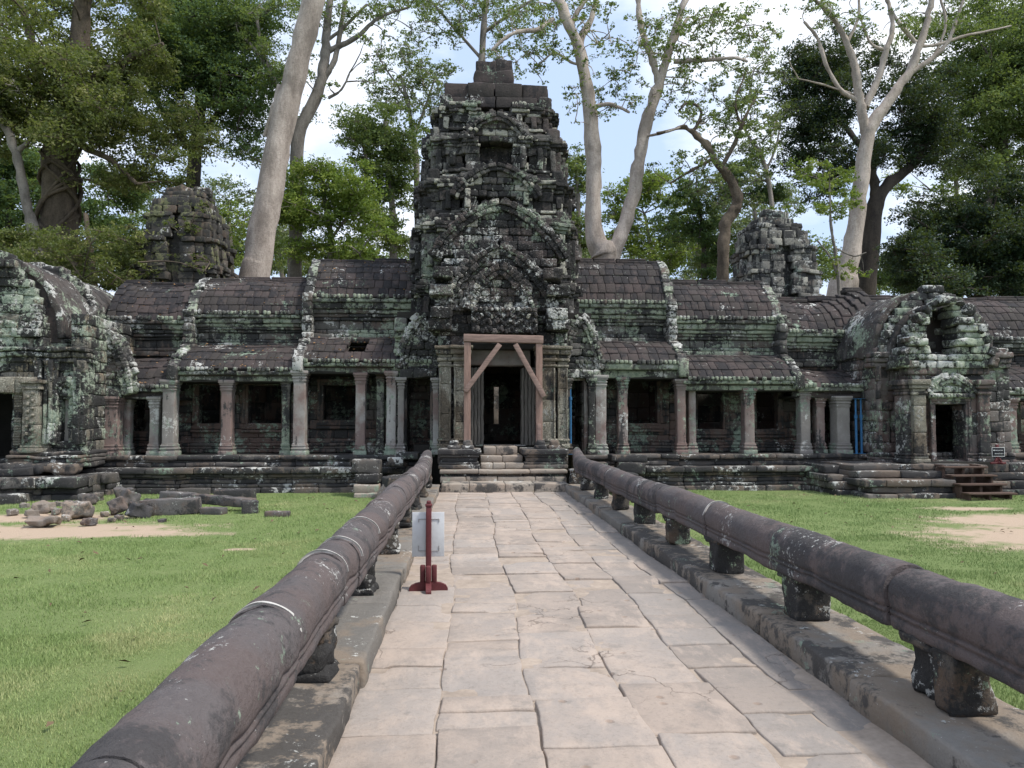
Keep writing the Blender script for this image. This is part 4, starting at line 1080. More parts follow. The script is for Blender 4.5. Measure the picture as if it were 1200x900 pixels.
    for z0, z1, y, e in ((-.42, -.18, 19.55, .0), (-.18, -.02, 19.62, 0), (-.02, .24, 19.35, 0)):
        strip(m, X(-190, 19.5), X(92, 19.5), y, 2.4, z0, z1-.004, L=1.1, jy=.04)
        strip(m, X(92, 19.5), X(112, 20.3), y+.7, 2.0, z0, z1-.004, L=.9, jy=.05); strip(m, X(112, 20.3), X(128, 20.8), y+1.35, 1.5, z0, z1-.004, L=.7, jy=.05)
    strip(m, X(-190, 19.2), X(18, 19.2), 19.9, 2, .25, .44, L=1.3); strip(m, X(-190, 18.6), X(14, 18.6), 18.85, 1, -.42, -.12, L=1.2)
    m.build('terrace', S_PLINTH, root, amp=.03, sc_=2.2)
pavilion_left()

def pavilion_right():
    Yp = 20.6; root = thing('temple_pavilion', 'projecting stone porch with a broken pale-green gable above a doorway, right of the gallery', 'temple pavilion', (X(1113, Yp), Yp, -.35))
    # wide rear body
    Yb = 21.4; xa, xb = X(1026, Yb), X(1185, Yb); zt = Z(415, Yb)
    win = (X(1035, Yb), X(1046, Yb), Z(520, Yb), Z(480, Yb))
    m = MB(); wall(m, xa, xb-.2, Yb, .45, .4, zt, [win, (X(1094, Yb), X(1134, Yb), .4, 2.75)], ch=.28, L=.5)
    for px in (1029, 1051, 1056, 1063): colonnette(m, X(px, Yb), Yb-.03, .8, zt-.3, .10, .4)
    for z0, z1, o in ((.4, .52, .22), (.52, .6, .14), (.6, .72, .18), (zt-.34, zt-.2, .08), (zt-.2, zt-.06, .14), (zt-.06, zt+.1, .2)): strip(m, xa-.1, xb, Yb-o, .5, z0, z1-.003, L=.6)
    z = .4
    while z < zt: ystrip(m, Yb, 24.3, xa, .4, z, z+.3, L=.5); ystrip(m, Yb, 24.3, xb, -.4, z, z+.3, L=.5); z += .304
    m.build('wall', S_WINGR, root, amp=.018, sc_=4)
    m = MB(); m.box(win[0]-.02, win[1]+.02, Yb+.16, Yb+.26, win[2]-.02, win[3]+.02); m.build('blind_window', S_PIL, root)
    cx = X(1098, Yb); m = MB(); core = MB(); vaultY(m, core, cx, X(1168, Yb)-cx, zt, Z(338, Yb), Yb+.1, 25.6, n=6); m.build('vault_roof', S_VAULT, root, amp=.05, sc_=2.4); core.build('vault_core', S_ROOF, root, smooth=False)
    # rear gable front
    m = MB(); mL = MB(); mR = MB(); zz = zt+.08; zap = Z(335, Yb); w0 = X(1165, Yb)-cx
    while zz < zap:
        h = .22; v = (zz-zt)/(zap-zt); hw = w0*max(0, 1-v**1.7)**.68
        if v > .78: strip(m, cx-hw, cx+hw, Yb-.05+jit(.04), .5, zz, zz+h-.005, L=.42, jy=.05, r=.04, gapp=.02)
        else: strip(mL, cx-hw, X(1084, Yb)+jit(.06), Yb-.05+jit(.04), .5, zz, zz+h-.005, L=.42, jy=.05, r=.03); strip(mR, X(1140, Yb)+jit(.06), cx+hw, Yb-.05+jit(.04), .5, zz, zz+h-.005, L=.42, jy=.05, r=.03)
        zz += h
    [q_.build('rear_gable', S_GABLER, root, amp=.03, sc_=4) for q_ in (m, mL, mR)]
    # front porch
    a, b = X(1066, Yp), X(1162, Yp); zc = Z(437, Yp); door = (X(1096, Yp), X(1131, Yp), Z(541, Yp), Z(473, Yp))
    m = MB(); wall(m, a+.1, b-.1, Yp+.1, .5, .35, zc, [door], ch=.33, L=.5)
    z = .3
    while z < zc: ystrip(m, Yp+.2, 21.6, a+.08, .35, z, z+.3, L=.5); ystrip(m, Yp+.2, 21.6, b-.08, -.35, z, z+.3, L=.5); z += .304
    strip(m, a, b, Yp-.0, .5, zc, zc+.2, L=.5, jy=.03)
    m.build('porch_wall', S_WINGR, root, amp=.018, sc_=4)
    m = MB(); m.box(a, b, Yp+2.6, Yp+2.8, 0, zc, r=.01); m.box(a+.3, b-.3, Yp+.3, Yp+2.8, zc-.1, zc, r=.01); m.box(a+.2, b-.2, Yp-.3, Yp+2.7, -.2, door[2]-.03, r=.01); m.build('interior', M_VOID, root, smooth=False)
    frame('door_frame', door[0], door[1], door[2], door[3], Yp-.02, root, S_WINGR, w=.085, sill=False, layers=2)
    for (p0, p1, dy, mat) in ((1071, 1086, -.22, S_CARVED), (1060, 1070, -.06, S_WINGR), (1148, 1161, -.14, S_WINGR), (1134, 1145, -.02, S_WINGR)):
        m = MB(); q0, q1 = X(p0, Yp+dy), X(p1, Yp+dy); zz = .72; ztp = Z(462, Yp)
        for z0, z1, e in ((.45, .58, .06), (.58, .66, .02), (.66, .73, .04), (ztp, ztp+.09, .03), (ztp+.09, ztp+.17, .0), (ztp+.17, ztp+.27, .06), (ztp+.27, ztp+.42, .1)): m.blk(((q0+q1)/2, Yp+dy+.25, (z0+z1)/2), (q1-q0+2*e, .5+2*e, z1-z0-.003), r=.025, m=80)
        while zz < ztp-.01:
            h = min(.5+.3*rng.random(), ztp-zz); m.blk(((q0+q1)/2, Yp+dy+.25, zz+h/2), ((q1-q0)*.95, .5, h-.006), r=.018, m=80); zz += h
        m.build('carved_pilaster' if mat is S_CARVED else 'pilaster', mat, root, amp=.010, sc_=5)
    # low pediment directly over the door
    m = MB(); strip(m, door[0]-.25, door[1]+.25, Yp-.12, .3, door[3]+.16, door[3]+.30, L=.8); lumps(m, door[0]-.2, door[1]+.2, Yp-.16, door[3]+.18, .09, .09)
    pediment(m, (door[0]+door[1])/2, Yp-.1, door[3]+.32, 1.35, .42, .35, .12); m.build('door_pediment', S_GABLER, root, amp=.012, sc_=6)
    # broken gable: stepped corbelled courses leaving a ragged hole
    m = MB(); zz = zc+.18; zap = Z(352, Yp); cx = X(1110, Yp); w0 = X(1160, Yp)-cx; k = 0
    holes = [(0, 0), (0, 0), (-.45, .30), (-.60, .22), (-.55, .30), (-.50, .30), (-.50, .18), (-.36, .22), (-.24, .16), (0, 0), (0, 0), (0, 0), (0, 0)]
    while zz < zap:
        h = .17+.05*rng.random(); v = (zz-zc)/(zap-zc); hw = w0*max(0, 1-v**1.35)**.75+.16
        ha, hb_ = holes[min(k, 12)]; y = Yp-.10+jit(.07)
        l0, r0 = cx-hw+jit(.06), cx+hw+jit(.06)
        if ha == hb_: strip(m, l0, r0, y, .75, zz, zz+h-.006, L=.5, jy=.08, r=.04)
        else: strip(m, l0, cx+ha+jit(.06), y, .75, zz, zz+h-.006, L=.5, jy=.09, r=.04); strip(m, cx+hb_+jit(.06), r0, y, .75, zz, zz+h-.006, L=.5, jy=.09, r=.04)
        zz += h; k += 1
    m.build('broken_gable', S_GABLER, root, amp=.035, sc_=4)
    m = MB(); core = MB(); cxx = X(1110, Yp); vaultY(m, core, cxx, w0*1.0, zc+.15, zap, Yp+.6, 21.9, n=6); m.build('porch_vault', S_VAULT, root, amp=.03, sc_=2.4)
    m = MB(); zz = zc
    while zz < zap-.3: strip(m, cx-.7, cx+.7, Yp+1.0, .3, zz, zz+.2, L=.4, jy=.05); zz += .204
    m.build('gable_backing', S_WALL, root, amp=.02)
    # flame edge fragments
    m = MB()
    for k in range(16):
        t = (k+.5)/16*math.pi; m.blk((cx-(w0+.05)*math.cos(t)**1 if True else 0, Yp-.05+jit(.05), zc+.25+(zap-zc-.15)*math.sin(t)**1.25), (.22+jit(.08), .4, .20+jit(.09)), R=Ry(jit(.6)), r=.03, m=60)
    m.build('gable_edge', S_RIB, root, amp=.04, sc_=5)
    # stepped platform
    m = MB()
    for z0, z1, y, p0, p1 in ((-.45, -.22, 18.9, 1015, 1120), (-.22, -.06, 19.1, 1020, 1118), (-.06, .12, 19.0, 1012, 1120), (.12, .30, 19.55, 1006, 1108), (.30, .46, 19.9, 1000, 1150),
                              (-.45, -.2, 19.8, 980, 1016), (-.2, 0, 19.95, 975, 1012), (0, .18, 20.2, 968, 1008), (.18, .40, 20.7, 965, 1004),
                              (-.45, -.2, 19.5, 1150, 1330), (-.2, .02, 19.75, 1150, 1330), (.02, .22, 20.0, 1155, 1330), (.22, .46, 20.3, 1150, 1330), (-.45, .20, 19.75, 1104, 1155), (.20, .46, 19.92, 1104, 1155)):
        strip(m, X(p0, y), X(p1, y), y, 22.2-y, z0, z1-.004, L=.95, jy=.04, r=.03)
    m.build('platform', S_PLINTH, root, amp=.028, sc_=2.5)
pavilion_right()

# ================================================================== RUINED TOWERS BEHIND
def ruin(name, label, px, Yc, prof, mat, seed):
    root = thing(name, label, 'ruined tower', (X(px, Yc), Yc, -.35)); m = MB(); cx = X(px, Yc)
    pys = [p[0] for p in prof]
    z = -.4; ztop = Z(pys[-1], Yc); zs = [Z(p, Yc) for p in pys]; hws = [p[1]*Yc/900/2*.86 for p in prof]; cxs = [p[2]*Yc/900 for p in prof]
    i = 0
    while z < ztop:
        h = (.16 if i % 4 in (0, 1) else .30)*(.9+.3*rng.random()); hw = float(np.interp(z, zs, hws)); c = cx+float(np.interp(z, zs, cxs))
        o = (.0, .10, -.05, -.03)[i % 4]
        course(m, redent(hw*(1+jit(.02))), z, z+h, c, Yc, off=o, L=.45, jo=.07, gapp=.07, r=.02, mm=0); m.box(c-hw*.7, c+hw*.7, Yc-hw*.7, Yc+hw*.7, z-.02, z+h-.01, r=.01)
        z += h; i += 1
    m.build('tower_body', mat, root, amp=.05, sc_=2.5, seed=seed)
    m = MB()
    for q in range(7): m.blk((cx+cxs[-1]+jit(hws[-1]*.8), Yc+jit(.5), ztop+.05+jit(.1)), (.6+jit(.2), .6, .34), R=Rz(jit(.5))@Ry(jit(.2)), r=.07, m=80)
    m.build('top_blocks', mat, root, amp=.05, sc_=3)
ruin('ruined_tower', 'dark brown crumbling stone tower behind the left gallery beside the leaning trunk', 218, 31, [(330, 112, 0), (300, 106, -2), (278, 92, 0), (262, 84, -2), (250, 66, -4), (237, 40, 2)], S_RUINL, 5)
ruin('ruined_tower', 'pale mottled crumbling stone tower behind the right gallery', 908, 31, [(350, 112, 0), (320, 104, 2), (300, 98, 0), (285, 88, -2), (268, 66, -4), (252, 30, 3)], S_RUINR, 9)
# ================================================================== PROPS
def beam(m, p, q, w_, d, mm=120, r=.008):
    p = np.array(p, float); q = np.array(q, float); L = np.linalg.norm(q-p); dx = (q-p)/L
    y = np.array([0., 1., 0.]); z = np.cross(dx, y); z /= np.linalg.norm(z); y = np.cross(z, dx)
    m.blk((p+q)/2, (L, d, w_), R=np.stack([dx, y, z], 1), r=r, m=mm)
def timber():
    Y = 19.95; root = thing('timber_brace', 'pinkish timber propping frame with diagonal braces standing in the central doorway', 'timber frame', (XC, Y, .93))
    for p0, p1 in ((543.5, 551.5), (628, 635.5)):
        m = MB(); a, b = X(p0, Y), X(p1, Y); m.blk(((a+b)/2, Y, (.93+Z(402, Y))/2), (b-a, .16, Z(402, Y)-.93), r=.008, m=120); m.build('post', M_TIMBER, root, amp=.004, sc_=4)
    m = MB(); beam(m, (X(543, Y), Y-.01, Z(396.5, Y)), (X(636.5, Y), Y-.01, Z(398, Y)), .20, .2); m.build('cross_beam', M_TIMBERB, root, amp=.005, sc_=4)
    for p, q in (((585.5, 404), (545, 459)), ((603.5, 404), (637, 465))):
        m = MB(); beam(m, (X(p[0], Y), Y-.13, Z(p[1], Y)), (X(q[0], Y), Y-.13, Z(q[1], Y)), .13, .08); m.build('brace', M_TIMBERB, root, amp=.003, sc_=4)
    m = MB(); m.blk((X(631.5, Y), Y-.09, Z(508, Y)), (.10, .04, .5), r=.006, m=100)
    m.build('splice_board', M_TIMBERB, root)
timber()
def prop(px, y, z0, z1, label, two=False):
    m = MB(); x = X(px, y); root = thing('steel_prop', label, 'steel prop', (x, y, z0), 'blue steel props shoring the gallery openings')
    m.tube([(x, y, z0), (x, y, z1-.5)], [.036, .036], 12); m.build('outer_tube', M_BLUE, root)
    m = MB(); m.tube([(x, y, z1-.5), (x, y, z1)], [.026, .026], 12); m.tube([(x, y, z1-.56), (x, y, z1-.46)], [.05, .05], 12); m.build('inner_tube', M_BLUE, root)
    m = MB(); m.box(x-.08, x+.08, y-.08, y+.08, z1, z1+.012, r=.002); m.box(x-.08, x+.08, y-.08, y+.08, z0-.002, z0+.012, r=.002); m.build('end_plate', M_BLUE, root)
prop(668.5, 22.0, FLOOR, Z(446, 22.0), 'blue steel prop in the narrow side door right of the carved porch')
prop(1003, 21.9, FLOOR, Z(467, 21.9), 'left one of the two blue steel props in the opening beside the right pavilion')
prop(1009, 21.95, FLOOR, Z(467, 21.95), 'right one of the two blue steel props in the opening beside the right pavilion')

def board():
    gx, gy = gpt(502, 694, .0); root = thing('notice_board', 'notice board seen from behind on a dark red stand beside the left balustrade', 'notice board', (gx, gy, 0.01))
    s = gy/900; zt = Z(594, gy); yb = .012
    m = MB(); m.blk((gx, gy, (yb+.10+zt)/2), (.052, .05, zt-.10), r=.006, m=120); m.blk((gx, gy, zt+.022), (.066, .062, .03), r=.012, m=0); m.blk((gx, gy, zt+.048), (.044, .044, .035), r=.016, m=0); m.build('post', M_SIGNRED, root)
    # crossed feet with curved tops
    def foot(rot):
        V = [(-.185, 0), (.185, 0), (.185, .022), (.165, .052), (.12, .072), (.05, .085), (-.05, .085), (-.12, .072), (-.165, .052), (-.185, .022)]
        mm = MB(); mm.extr([(v[0], v[1]+.0) for v in V], -.026, .026)
        P = mm.V[0]@Rz(rot).T+np.array([gx, gy, .016]); mm.V[0] = P; return mm
    foot(.06).build('foot', M_SIGNRED, root, smooth=False)
    f = foot(.06+math.pi/2); f.V[0][:, 2] += .002; f.build('foot', M_SIGNRED, root, smooth=False)
    for s_, dx, dy in ((0, .055, 0), (1, -.055, 0), (2, 0, .052), (3, 0, -.052)):
        m = MB(); m.blk((gx+dx, gy+dy, .175), (.05 if dx else .05, .05, .17), r=.012, m=0); m.build('bracket', M_SIGNRED, root)
    a, b = X(483.5, gy), X(521, gy); m = MB(); m.blk(((a+b)/2, gy+.035, (Z(600, gy)+Z(652, gy))/2), (b-a, .010, Z(600, gy)-Z(652, gy)), r=.003, m=0); bo = m.build('board', M_SIGNGREY, root)
    m = MB()
    zt2, zb2 = Z(608, gy), Z(645, gy); xa, xb = X(491, gy), X(515, gy)
    for (p, q, r_, t) in ((xa, zt2, xb, zt2), (xa, zb2, xb, zb2)): m.box(p, r_, gy+.024, gy+.029, q-.0035, q+.0035, r=.001)
    for xx in (xa, xb): m.box(xx-.0035, xx+.0035, gy+.0235, gy+.0285, zb2, zb2+.05, r=.001); m.box(xx-.0035, xx+.0035, gy+.0235, gy+.0285, zt2-.03, zt2, r=.001)
    m.build('mounting_strip', simple('dull_metal', (.30, .29, .28), .5, .2, 20), bo)
board()
def text(s, size, loc, mat, parent, ext=.002):
    c = bpy.data.curves.new('lettering', 'FONT'); c.body = s; c.size = size; c.extrude = ext; c.align_x = 'CENTER'; c.align_y = 'CENTER'
    t = bpy.data.objects.new('tmp', c); COL.objects.link(t); dg = bpy.context.evaluated_depsgraph_get(); me = bpy.data.meshes.new_from_object(t.evaluated_get(dg)); bpy.data.objects.remove(t)
    me.materials.clear(); me.materials.append(mat); o = bpy.data.objects.new('lettering', me); COL.objects.link(o)
    o.parent = parent; o.location = loc; o.matrix_parent_inverse = Matrix.Identity(4); o.rotation_euler = (math.pi/2, 0, 0); return o
def sign():
    Y = 19.9; x = X(1168, Y); z0 = .46; root = thing('direction_sign', 'small black sign with white arrow and lettering on a dark red stand', 'sign', (x, Y, z0))
    m = MB(); m.blk((x, Y+.02, z0+.28), (.07, .05, .5), r=.006, m=0); m.build('post', M_SIGNRED, root)
    for r_ in (0, math.pi/2): m = MB(); m.blk((x, Y, z0+.03+r_*.001), (.42, .06, .055), R=Rz(r_), r=.01, m=0); m.build('foot', M_SIGNRED, root)
    for s_ in (-1, 1): m = MB(); m.blk((x+s_*.07, Y, z0+.10), (.05, .05, .12), R=Ry(s_*-.5), r=.01, m=0); m.build('bracket', M_SIGNRED, root)
    a, b = X(1160.5, Y), X(1175.5, Y); zt, zb = Z(525.5, Y), Z(536.5, Y)
    m = MB(); m.box(a, b, Y-.02, Y, zb, zt, r=.002); p = m.build('panel', M_BLACKB, root)
    m = MB(); t = .010
    for q in ((a, b, zt-t, zt), (a, b, zb, zb+t)): m.box(q[0], q[1], Y-.026, Y-.019, q[2], q[3], r=.001)
    for q in ((a, a+t), (b-t, b)): m.box(q[0], q[1], Y-.0255, Y-.0195, zb+t, zt-t, r=.001)
    m.build('border', M_WHITE, p)
    cx, cz = (a+b)/2, (zb+zt)/2
    # text of the panel is too small to read in the photo: an arrow and two short rows of letter-like strokes
    m = MB(); ax = a+.035; az = cz+.045
    m.add([(ax, Y-.024, az), (ax+.035, Y-.024, az+.022), (ax+.035, Y-.024, az-.022)], np.array([[0, 2, 1, -10**9]])); m.box(ax+.034, ax+.055, Y-.0245, Y-.021, az-.007, az+.007, r=.001); m.build('arrow', M_WHITE, p, smooth=False)
    for (x0, x1, zc_) in ((a+.10, b-.03, cz+.043), (a+.08, b-.03, cz-.045)):
        m = MB(); xx = x0; k = 0
        while xx < x1-.012:
            m.box(xx, xx+.005, Y-.024, Y-.0205, zc_-.013, zc_+.013, r=.0005)
            if k % 3 != 2: m.box(xx+.004, xx+.013, Y-.0238, Y-.0206, zc_+(.009 if k % 2 else -.013), zc_+(.013 if k % 2 else -.009), r=.0005)
            if k % 4 == 1: m.box(xx+.011, xx+.015, Y-.0236, Y-.0204, zc_-.013, zc_+.006, r=.0005)
            xx += .019; k += 1
        m.build('lettering', M_WHITE, p, smooth=False)
sign()
def stairs():
    x0, x1 = X(1112, 19.2), X(1160, 19.2); yb, yt = 18.35, 19.7; z0, z1 = -.35, .44; N = 4
    root = thing('wooden_stairs', 'low dark wooden stairs with open treads leading up to the right pavilion doorway', 'stairs', ((x0+x1)/2, 18.9, z0))
    for k in range(N):
        y = yb+(yt-yb)*k/(N); z = z0+(z1-z0)*(k+1)/N-.03; m = MB()
        m.blk(((x0+x1)/2, y+.17, z), (x1-x0+.16-.02*k, .30, .045), r=.006, m=150); m.build('tread', M_STAIR, root, amp=.004, sc_=3)
    for xx in (x0+.02, (x0+x1)/2, x1-.02):
        m = MB(); 
        for k in range(N):
            y = yb+(yt-yb)*k/(N); z = z0+(z1-z0)*(k+1)/N-.055; m.blk((xx, y+.30, (z0+z)/2-.01), (.07, .34, z-z0+.02), r=.006, m=0)
        m.build('stringer', M_STAIR, root)
    for xx in (x0+.05, x1-.05):
        m = MB(); beam(m, (xx, yb+.1, z0+.20), (xx, yt+.35, z1+.05), .05, .05) if False else m.blk((xx, yt+.12, z1+.0), (.07, .5, .05), r=.006, m=0); m.build('top_rail', M_STAIR, root)
stairs()

# ------------------------------------------------------------------ fallen stones
def rock(px, py, w_, h, mat, label, group=None, L=None, rz=0., ry=0., rx=0., shape='rock', cat='stone', lift=0., name='fallen_stone'):
    gx, gy = gpt(px, py, -.35); m = MB(); d = L or w_*.8
    if shape == 'rock':
        m.blk((0, 0, 0), (w_, d, h), r=min(w_, h, d)*.12, m=int(max(40, w_*110)))
        V = m.V[0]; D = V/np.maximum(.01, np.linalg.norm(V, axis=1))[:, None]
        q = np.round(vnoise3(D*1.3+px, 3)*2.2)/2.2; V = V*(1+.30*vnoise(D*1.7+px*.37, 7)[:, None])+q*w_*.10; m.V[0] = V
        amp = w_*.035
    else:
        m.blk((0, 0, 0), (w_, d, h), r=.022, m=80); amp = .016
    m.V[0] = m.V[0]@(Rz(rz)@Ry(ry)@Rx(rx)).T; lo = m.V[0][:, 2].min()
    m.V[0] += np.array([gx, gy, -.35-lo-h*.06+lift]); m.V[0]
    V = m.V[0]; c = Vector((gx, gy, -.35+lift)); 
    o = m.build(name, mat, None, amp=amp, sc_=6, seed=int(px) % 40)
    me = o.data; me.transform(Matrix.Translation(-c)); o.location = c
    tag(o, label, cat, group); return o
rock(200, 603, 1.15, .34, S_RUBBLE, 'long grey carved block lying in the middle of the rubble pile on the left lawn', rz=.10, ry=-.03, L=.38, shape='b', cat='carved block')
rock(243, 598, 2.3, .20, S_RUBBLE, 'longest dark stone beam slanting across the right part of the rubble pile', rz=-.30, L=.26, ry=.05, shape='b', cat='stone beam', lift=.10)
rock(275, 588, .95, .30, S_RUBBLE, 'thick dark block at the back of the rubble pile, nearest the plinth', rz=-.12, L=.34, shape='b', cat='stone block', lift=.03)
rock(293, 602, .34, .30, S_RUBBLE, 'squarish dark block end at the right tip of the long beam', rz=.3, L=.3, shape='b', cat='stone block')
rock(325, 606, .50, .13, S_RUBBLE, 'thin dark slab alone at the right end of the rubble', rz=.05, L=.22, shape='b', cat='stone slab')
rock(250, 603, .5, .16, S_RUBBLE, 'flat dark block on the grass in front of the long beam', rz=-.2, L=.28, shape='b', cat='stone block')
rock(215, 588, .9, .16, S_RUBBLE, 'grey slab lying behind the long carved block of the rubble pile', rz=-.08, L=.3, shape='b', cat='stone slab', lift=.02)
rock(147, 588, .44, .28, S_RUBBLE, 'rounded dark boulder at the top left of the rubble pile', rz=.3, cat='boulder')
rock(165, 607, .42, .24, S_RUBBLE, 'pointed blue-grey boulder in front of the carved block', rz=.5, ry=.3, cat='boulder')
rock(152, 596, .34, .32, S_RUBBLE, 'upright grey stone leaning between two dark boulders', rz=.9, ry=.4, cat='stone')
rock(138, 603, .30, .30, S_RUBBLE, 'narrow mossy stone on the left side of the dark boulders', rz=.2, ry=-.5, cat='stone')
rock(92, 607, .44, .32, S_RUBPALE, 'large tan weathered boulder on the sandy patch of the left lawn', rz=.4, cat='boulder')
rock(52, 616, .55, .10, S_RUBPALE, 'flat pale slab half sunk in the sand at far left', rz=.1, cat='stone slab')
rock(103, 592, .36, .20, S_RUBBLE, 'small dark stone just behind the tan boulder', rz=.3, cat='stone')
rock(106, 616, .22, .12, S_RUBBLE, 'small dark round stone on the grass below the rubble pile', cat='stone')
rock(115, 587, .22, .18, S_RUBPALE, 'small tan stone beside the ledge behind the tan boulder', cat='stone')
rock(165, 574, .16, .24, S_RUBPALE, 'small upright tan stone against the left plinth', cat='stone')
rock(50, 601, .36, .22, S_RUBPALE, 'lumpy beige stone left of the tan boulder', cat='stone')
rock(222, 596, .34, .2, S_RUBBLE, 'dark angular lump on the grass under the slanting beam', rz=.6, cat='stone')
for (px, py, s_) in ((66, 603, .2), (78, 610, .16), (38, 606, .24), (123, 605, .16), (15, 604, .2), (131, 612, .13), (190, 613, .12), (28, 596, .18), (140, 610, .16), (70, 594, .18)):
    rock(px, py, s_, s_*.6, S_RUBPALE if px < 135 else S_RUBBLE, 'small loose pebble-like stone scattered around the rubble pile on the left lawn', 'small loose stones of the rubble pile', rz=jit(1), cat='small stone', name='small_stone')
# tumbled blocks where the left balustrade meets the plinth
def blockat(px, py, Y, sz, mat, label, rz=0, ry=0, name='fallen_block'):
    p = W(px, py, Y); m = MB(); m.blk((0, 0, 0), sz, R=Rz(rz)@Ry(ry), r=.035, m=90); o = m.build(name, mat, None, amp=.02, sc_=5, seed=int(px) % 30); o.location = p
    tag(o, label, 'stone block'); return o
for k, a in enumerate([
    (430, 546, 20.6, (.75, .6, .34), S_PLINTH, 'big dark tumbled block on top of the broken plinth corner left of the balustrade end', .05, .03),
    (432, 560, 20.5, (.62, .6, .24), S_PLINTH, 'dark block second from the top in the broken plinth corner', -.05, 0),
    (430, 572, 20.35, (.66, .6, .22), S_STEP, 'pale tan block near the bottom of the broken plinth corner', .04, 0),
    (431, 583, 20.25, (.62, .6, .26), S_STEP, 'lowest tan block of the broken plinth corner, on the grass', -.04, 0),
    (466, 566, 19.6, (.66, .7, .34), S_PLINTH, 'grey pointed block between the plinth corner and the left rail', .35, -.08),
    (452, 577, 19.5, (.18, .5, .36), S_RUBPALE, 'narrow tilted stone wedged beside the left rail', .5, .5),
    (464, 541, 21.1, (.42, .5, .24), S_PLINTH, 'small dark block beside the left side door sill', .02, 0),
    (478, 534, 21.3, (.6, .5, .2), S_PLINTH, 'flat dark block in front of the left side door', -.03, .02)]): blockat(*a[:6], rz=a[6], ry=a[7])
for a in [
    (697, 548, 20.9, (.62, .6, .3), S_PLINTH, 'dark square block right of the steps behind the right rail', .03, 0),
    (738, 548, 21.0, (.75, .6, .30), S_PLINTH, 'dark block with a white lichen end, right of the steps', -.04, .03),
    (735, 537, 21.2, (1.0, .6, .2), S_PLINTH, 'long flat dark block on top of the row behind the right rail', .02, .02),
    (720, 560, 20.5, (1.2, .6, .26), S_PLINTH, 'long low dark block behind the right rail', .03, 0)]: blockat(*a[:6], rz=a[6], ry=a[7])

# ------------------------------------------------------------------ grass blades and fallen leaves
def insand(x, y, k=.95):
    r = np.zeros(len(x), bool)
    for (cx, cy, rx, ry) in SANDS: r |= (((x-cx)/rx)**2+((y-cy)/ry)**2) < k*(.6+.8*rng.random(len(x)))
    return r
def grass():
    V = []; B = []
    def field(n, x0, x1, y0, y1, h, wd):
        x = x0+(x1-x0)*rng.random(n); y = y0+(y1-y0)*rng.random(n)
        P = np.stack([x, y, x*0], 1); k = ~insand(x, y)
        px_ = 548+900*x/np.maximum(y, .1); k &= (px_ > -60) & (px_ < 1290)
        k &= ~((x > XL-.66) & (x < XR+.70)); P = P[k]; n = len(P); P[:, 2] = -.35+vnoise(P*.5, 4)*.03-.004
        a = rng.random(n)*6.283; t = rng.random(n)*6.283; hh = h*(.5+.9*rng.random(n))*(1.1+.7*vnoise(P*2.3, 16)); lean = hh*.8*rng.random(n); ww = wd*(.6+.8*rng.random(n))
        d = np.stack([np.cos(a)*ww, np.sin(a)*ww, 0*a], 1)
        tip = P+np.stack([np.cos(t)*lean, np.sin(t)*lean, hh], 1)
        V.append(np.stack([P-d, P+d, tip], 1).reshape(-1, 3)); b = np.clip(.48+.38*vnoise(P*.7, 3)+.22*vnoise(P*3, 13)+.3*(rng.random(n)-.5), 0, 1); B.append(np.repeat(b, 3))
    for s in (-1, 1):
        
        field(190000, -6.5 if s < 0 else XR+.66, XL-.6 if s < 0 else 6.5, 3.3, 7.5, .024, .0030)
        field(150000, -13 if s < 0 else XR+.66, XL-.6 if s < 0 else 14, 7, 13, .028, .004)
        field(120000, -17 if s < 0 else XR+.66, XL-.6 if s < 0 else 18, 12.5, 21.3, .03, .006)
    V = np.vstack(V); m = MB(); F = np.arange(len(V)).reshape(-1, 3); m.add(V, np.concatenate([F, np.full((len(F), 1), -10**9)], 1), np.concatenate(B))
    q = M('grass_blades', .6); r = q.n('ShaderNodeValToRGB'); e = r.color_ramp.elements
    e[0].color = (.15, .22, .07, 1); e[1].color = (.40, .40, .20, 1); k = e.new(.5); k.color = (.215, .295, .105, 1)
    q.L(q.attr(), r.inputs[0]); q.fin(r.outputs[0])
    tag(m.build('grass', q.m, smooth=False), kind='stuff')
grass()
def litter():
    V = []; n = 620
    x = -18+36*rng.random(n); y = 3.6+17.2*rng.random(n)
    k = ~((x > XL-.66) & (x < XR+.7)); x, y = x[k], y[k]; m = MB()
    for a, b in zip(x, y):
        s = .025+.03*rng.random(); R_ = Rz(rng.random()*6.28)@Rx(jit(.6))@Ry(jit(.6)); c = np.array([a, b, -.315+.01*rng.random()])
        P = np.array([(-s, 0, 0), (0, -s*.45, .012), (s, 0, 0), (0, s*.45, .012)])@R_.T+c; m.add(P, np.array([[0, 1, 2, 3]]))
    for i in range(90):   # leaves on roofs
        s = .05; xx = X(100+rng.random()*400, YI); c = np.array([xx, 0, 0])
    tag(m.build('leaf_litter', simple('dry_leaf', (.12, .085, .05), .8, .5, 3)), kind='stuff')
    m = MB()
    for s_ in secsL+secsR[:0]:
        for cv in (s_['lcv'], s_['ucv']):
            for i in range(int(26*(s_['x1']-s_['x0']))):
                xx = s_['x0']+rng.random()*(s_['x1']-s_['x0']); t = rng.random()**2*(len(cv)-1); j = min(len(cv)-2, int(t)); f = t-j
                if rng.random() < .5: j = round(t); j = min(len(cv)-2, j); f = .02
                yy = cv[j][0]+(cv[j+1][0]-cv[j][0])*f; zz = cv[j][1]+(cv[j+1][1]-cv[j][1])*f+.09
                s = .02+.03*rng.random(); P = np.array([(-s, 0, 0), (0, -s*.5, .01), (s, 0, 0), (0, s*.5, .01)])@(Rz(rng.random()*6)@Rx(.6+jit(.5))).T+np.array([xx, yy, zz]); m.add(P, np.array([[0, 1, 2, 3]]))
    tag(m.build('roof_leaves', simple('dry_roof_leaf', (.30, .17, .08), .8, .5, 3)), kind='stuff')
litter()
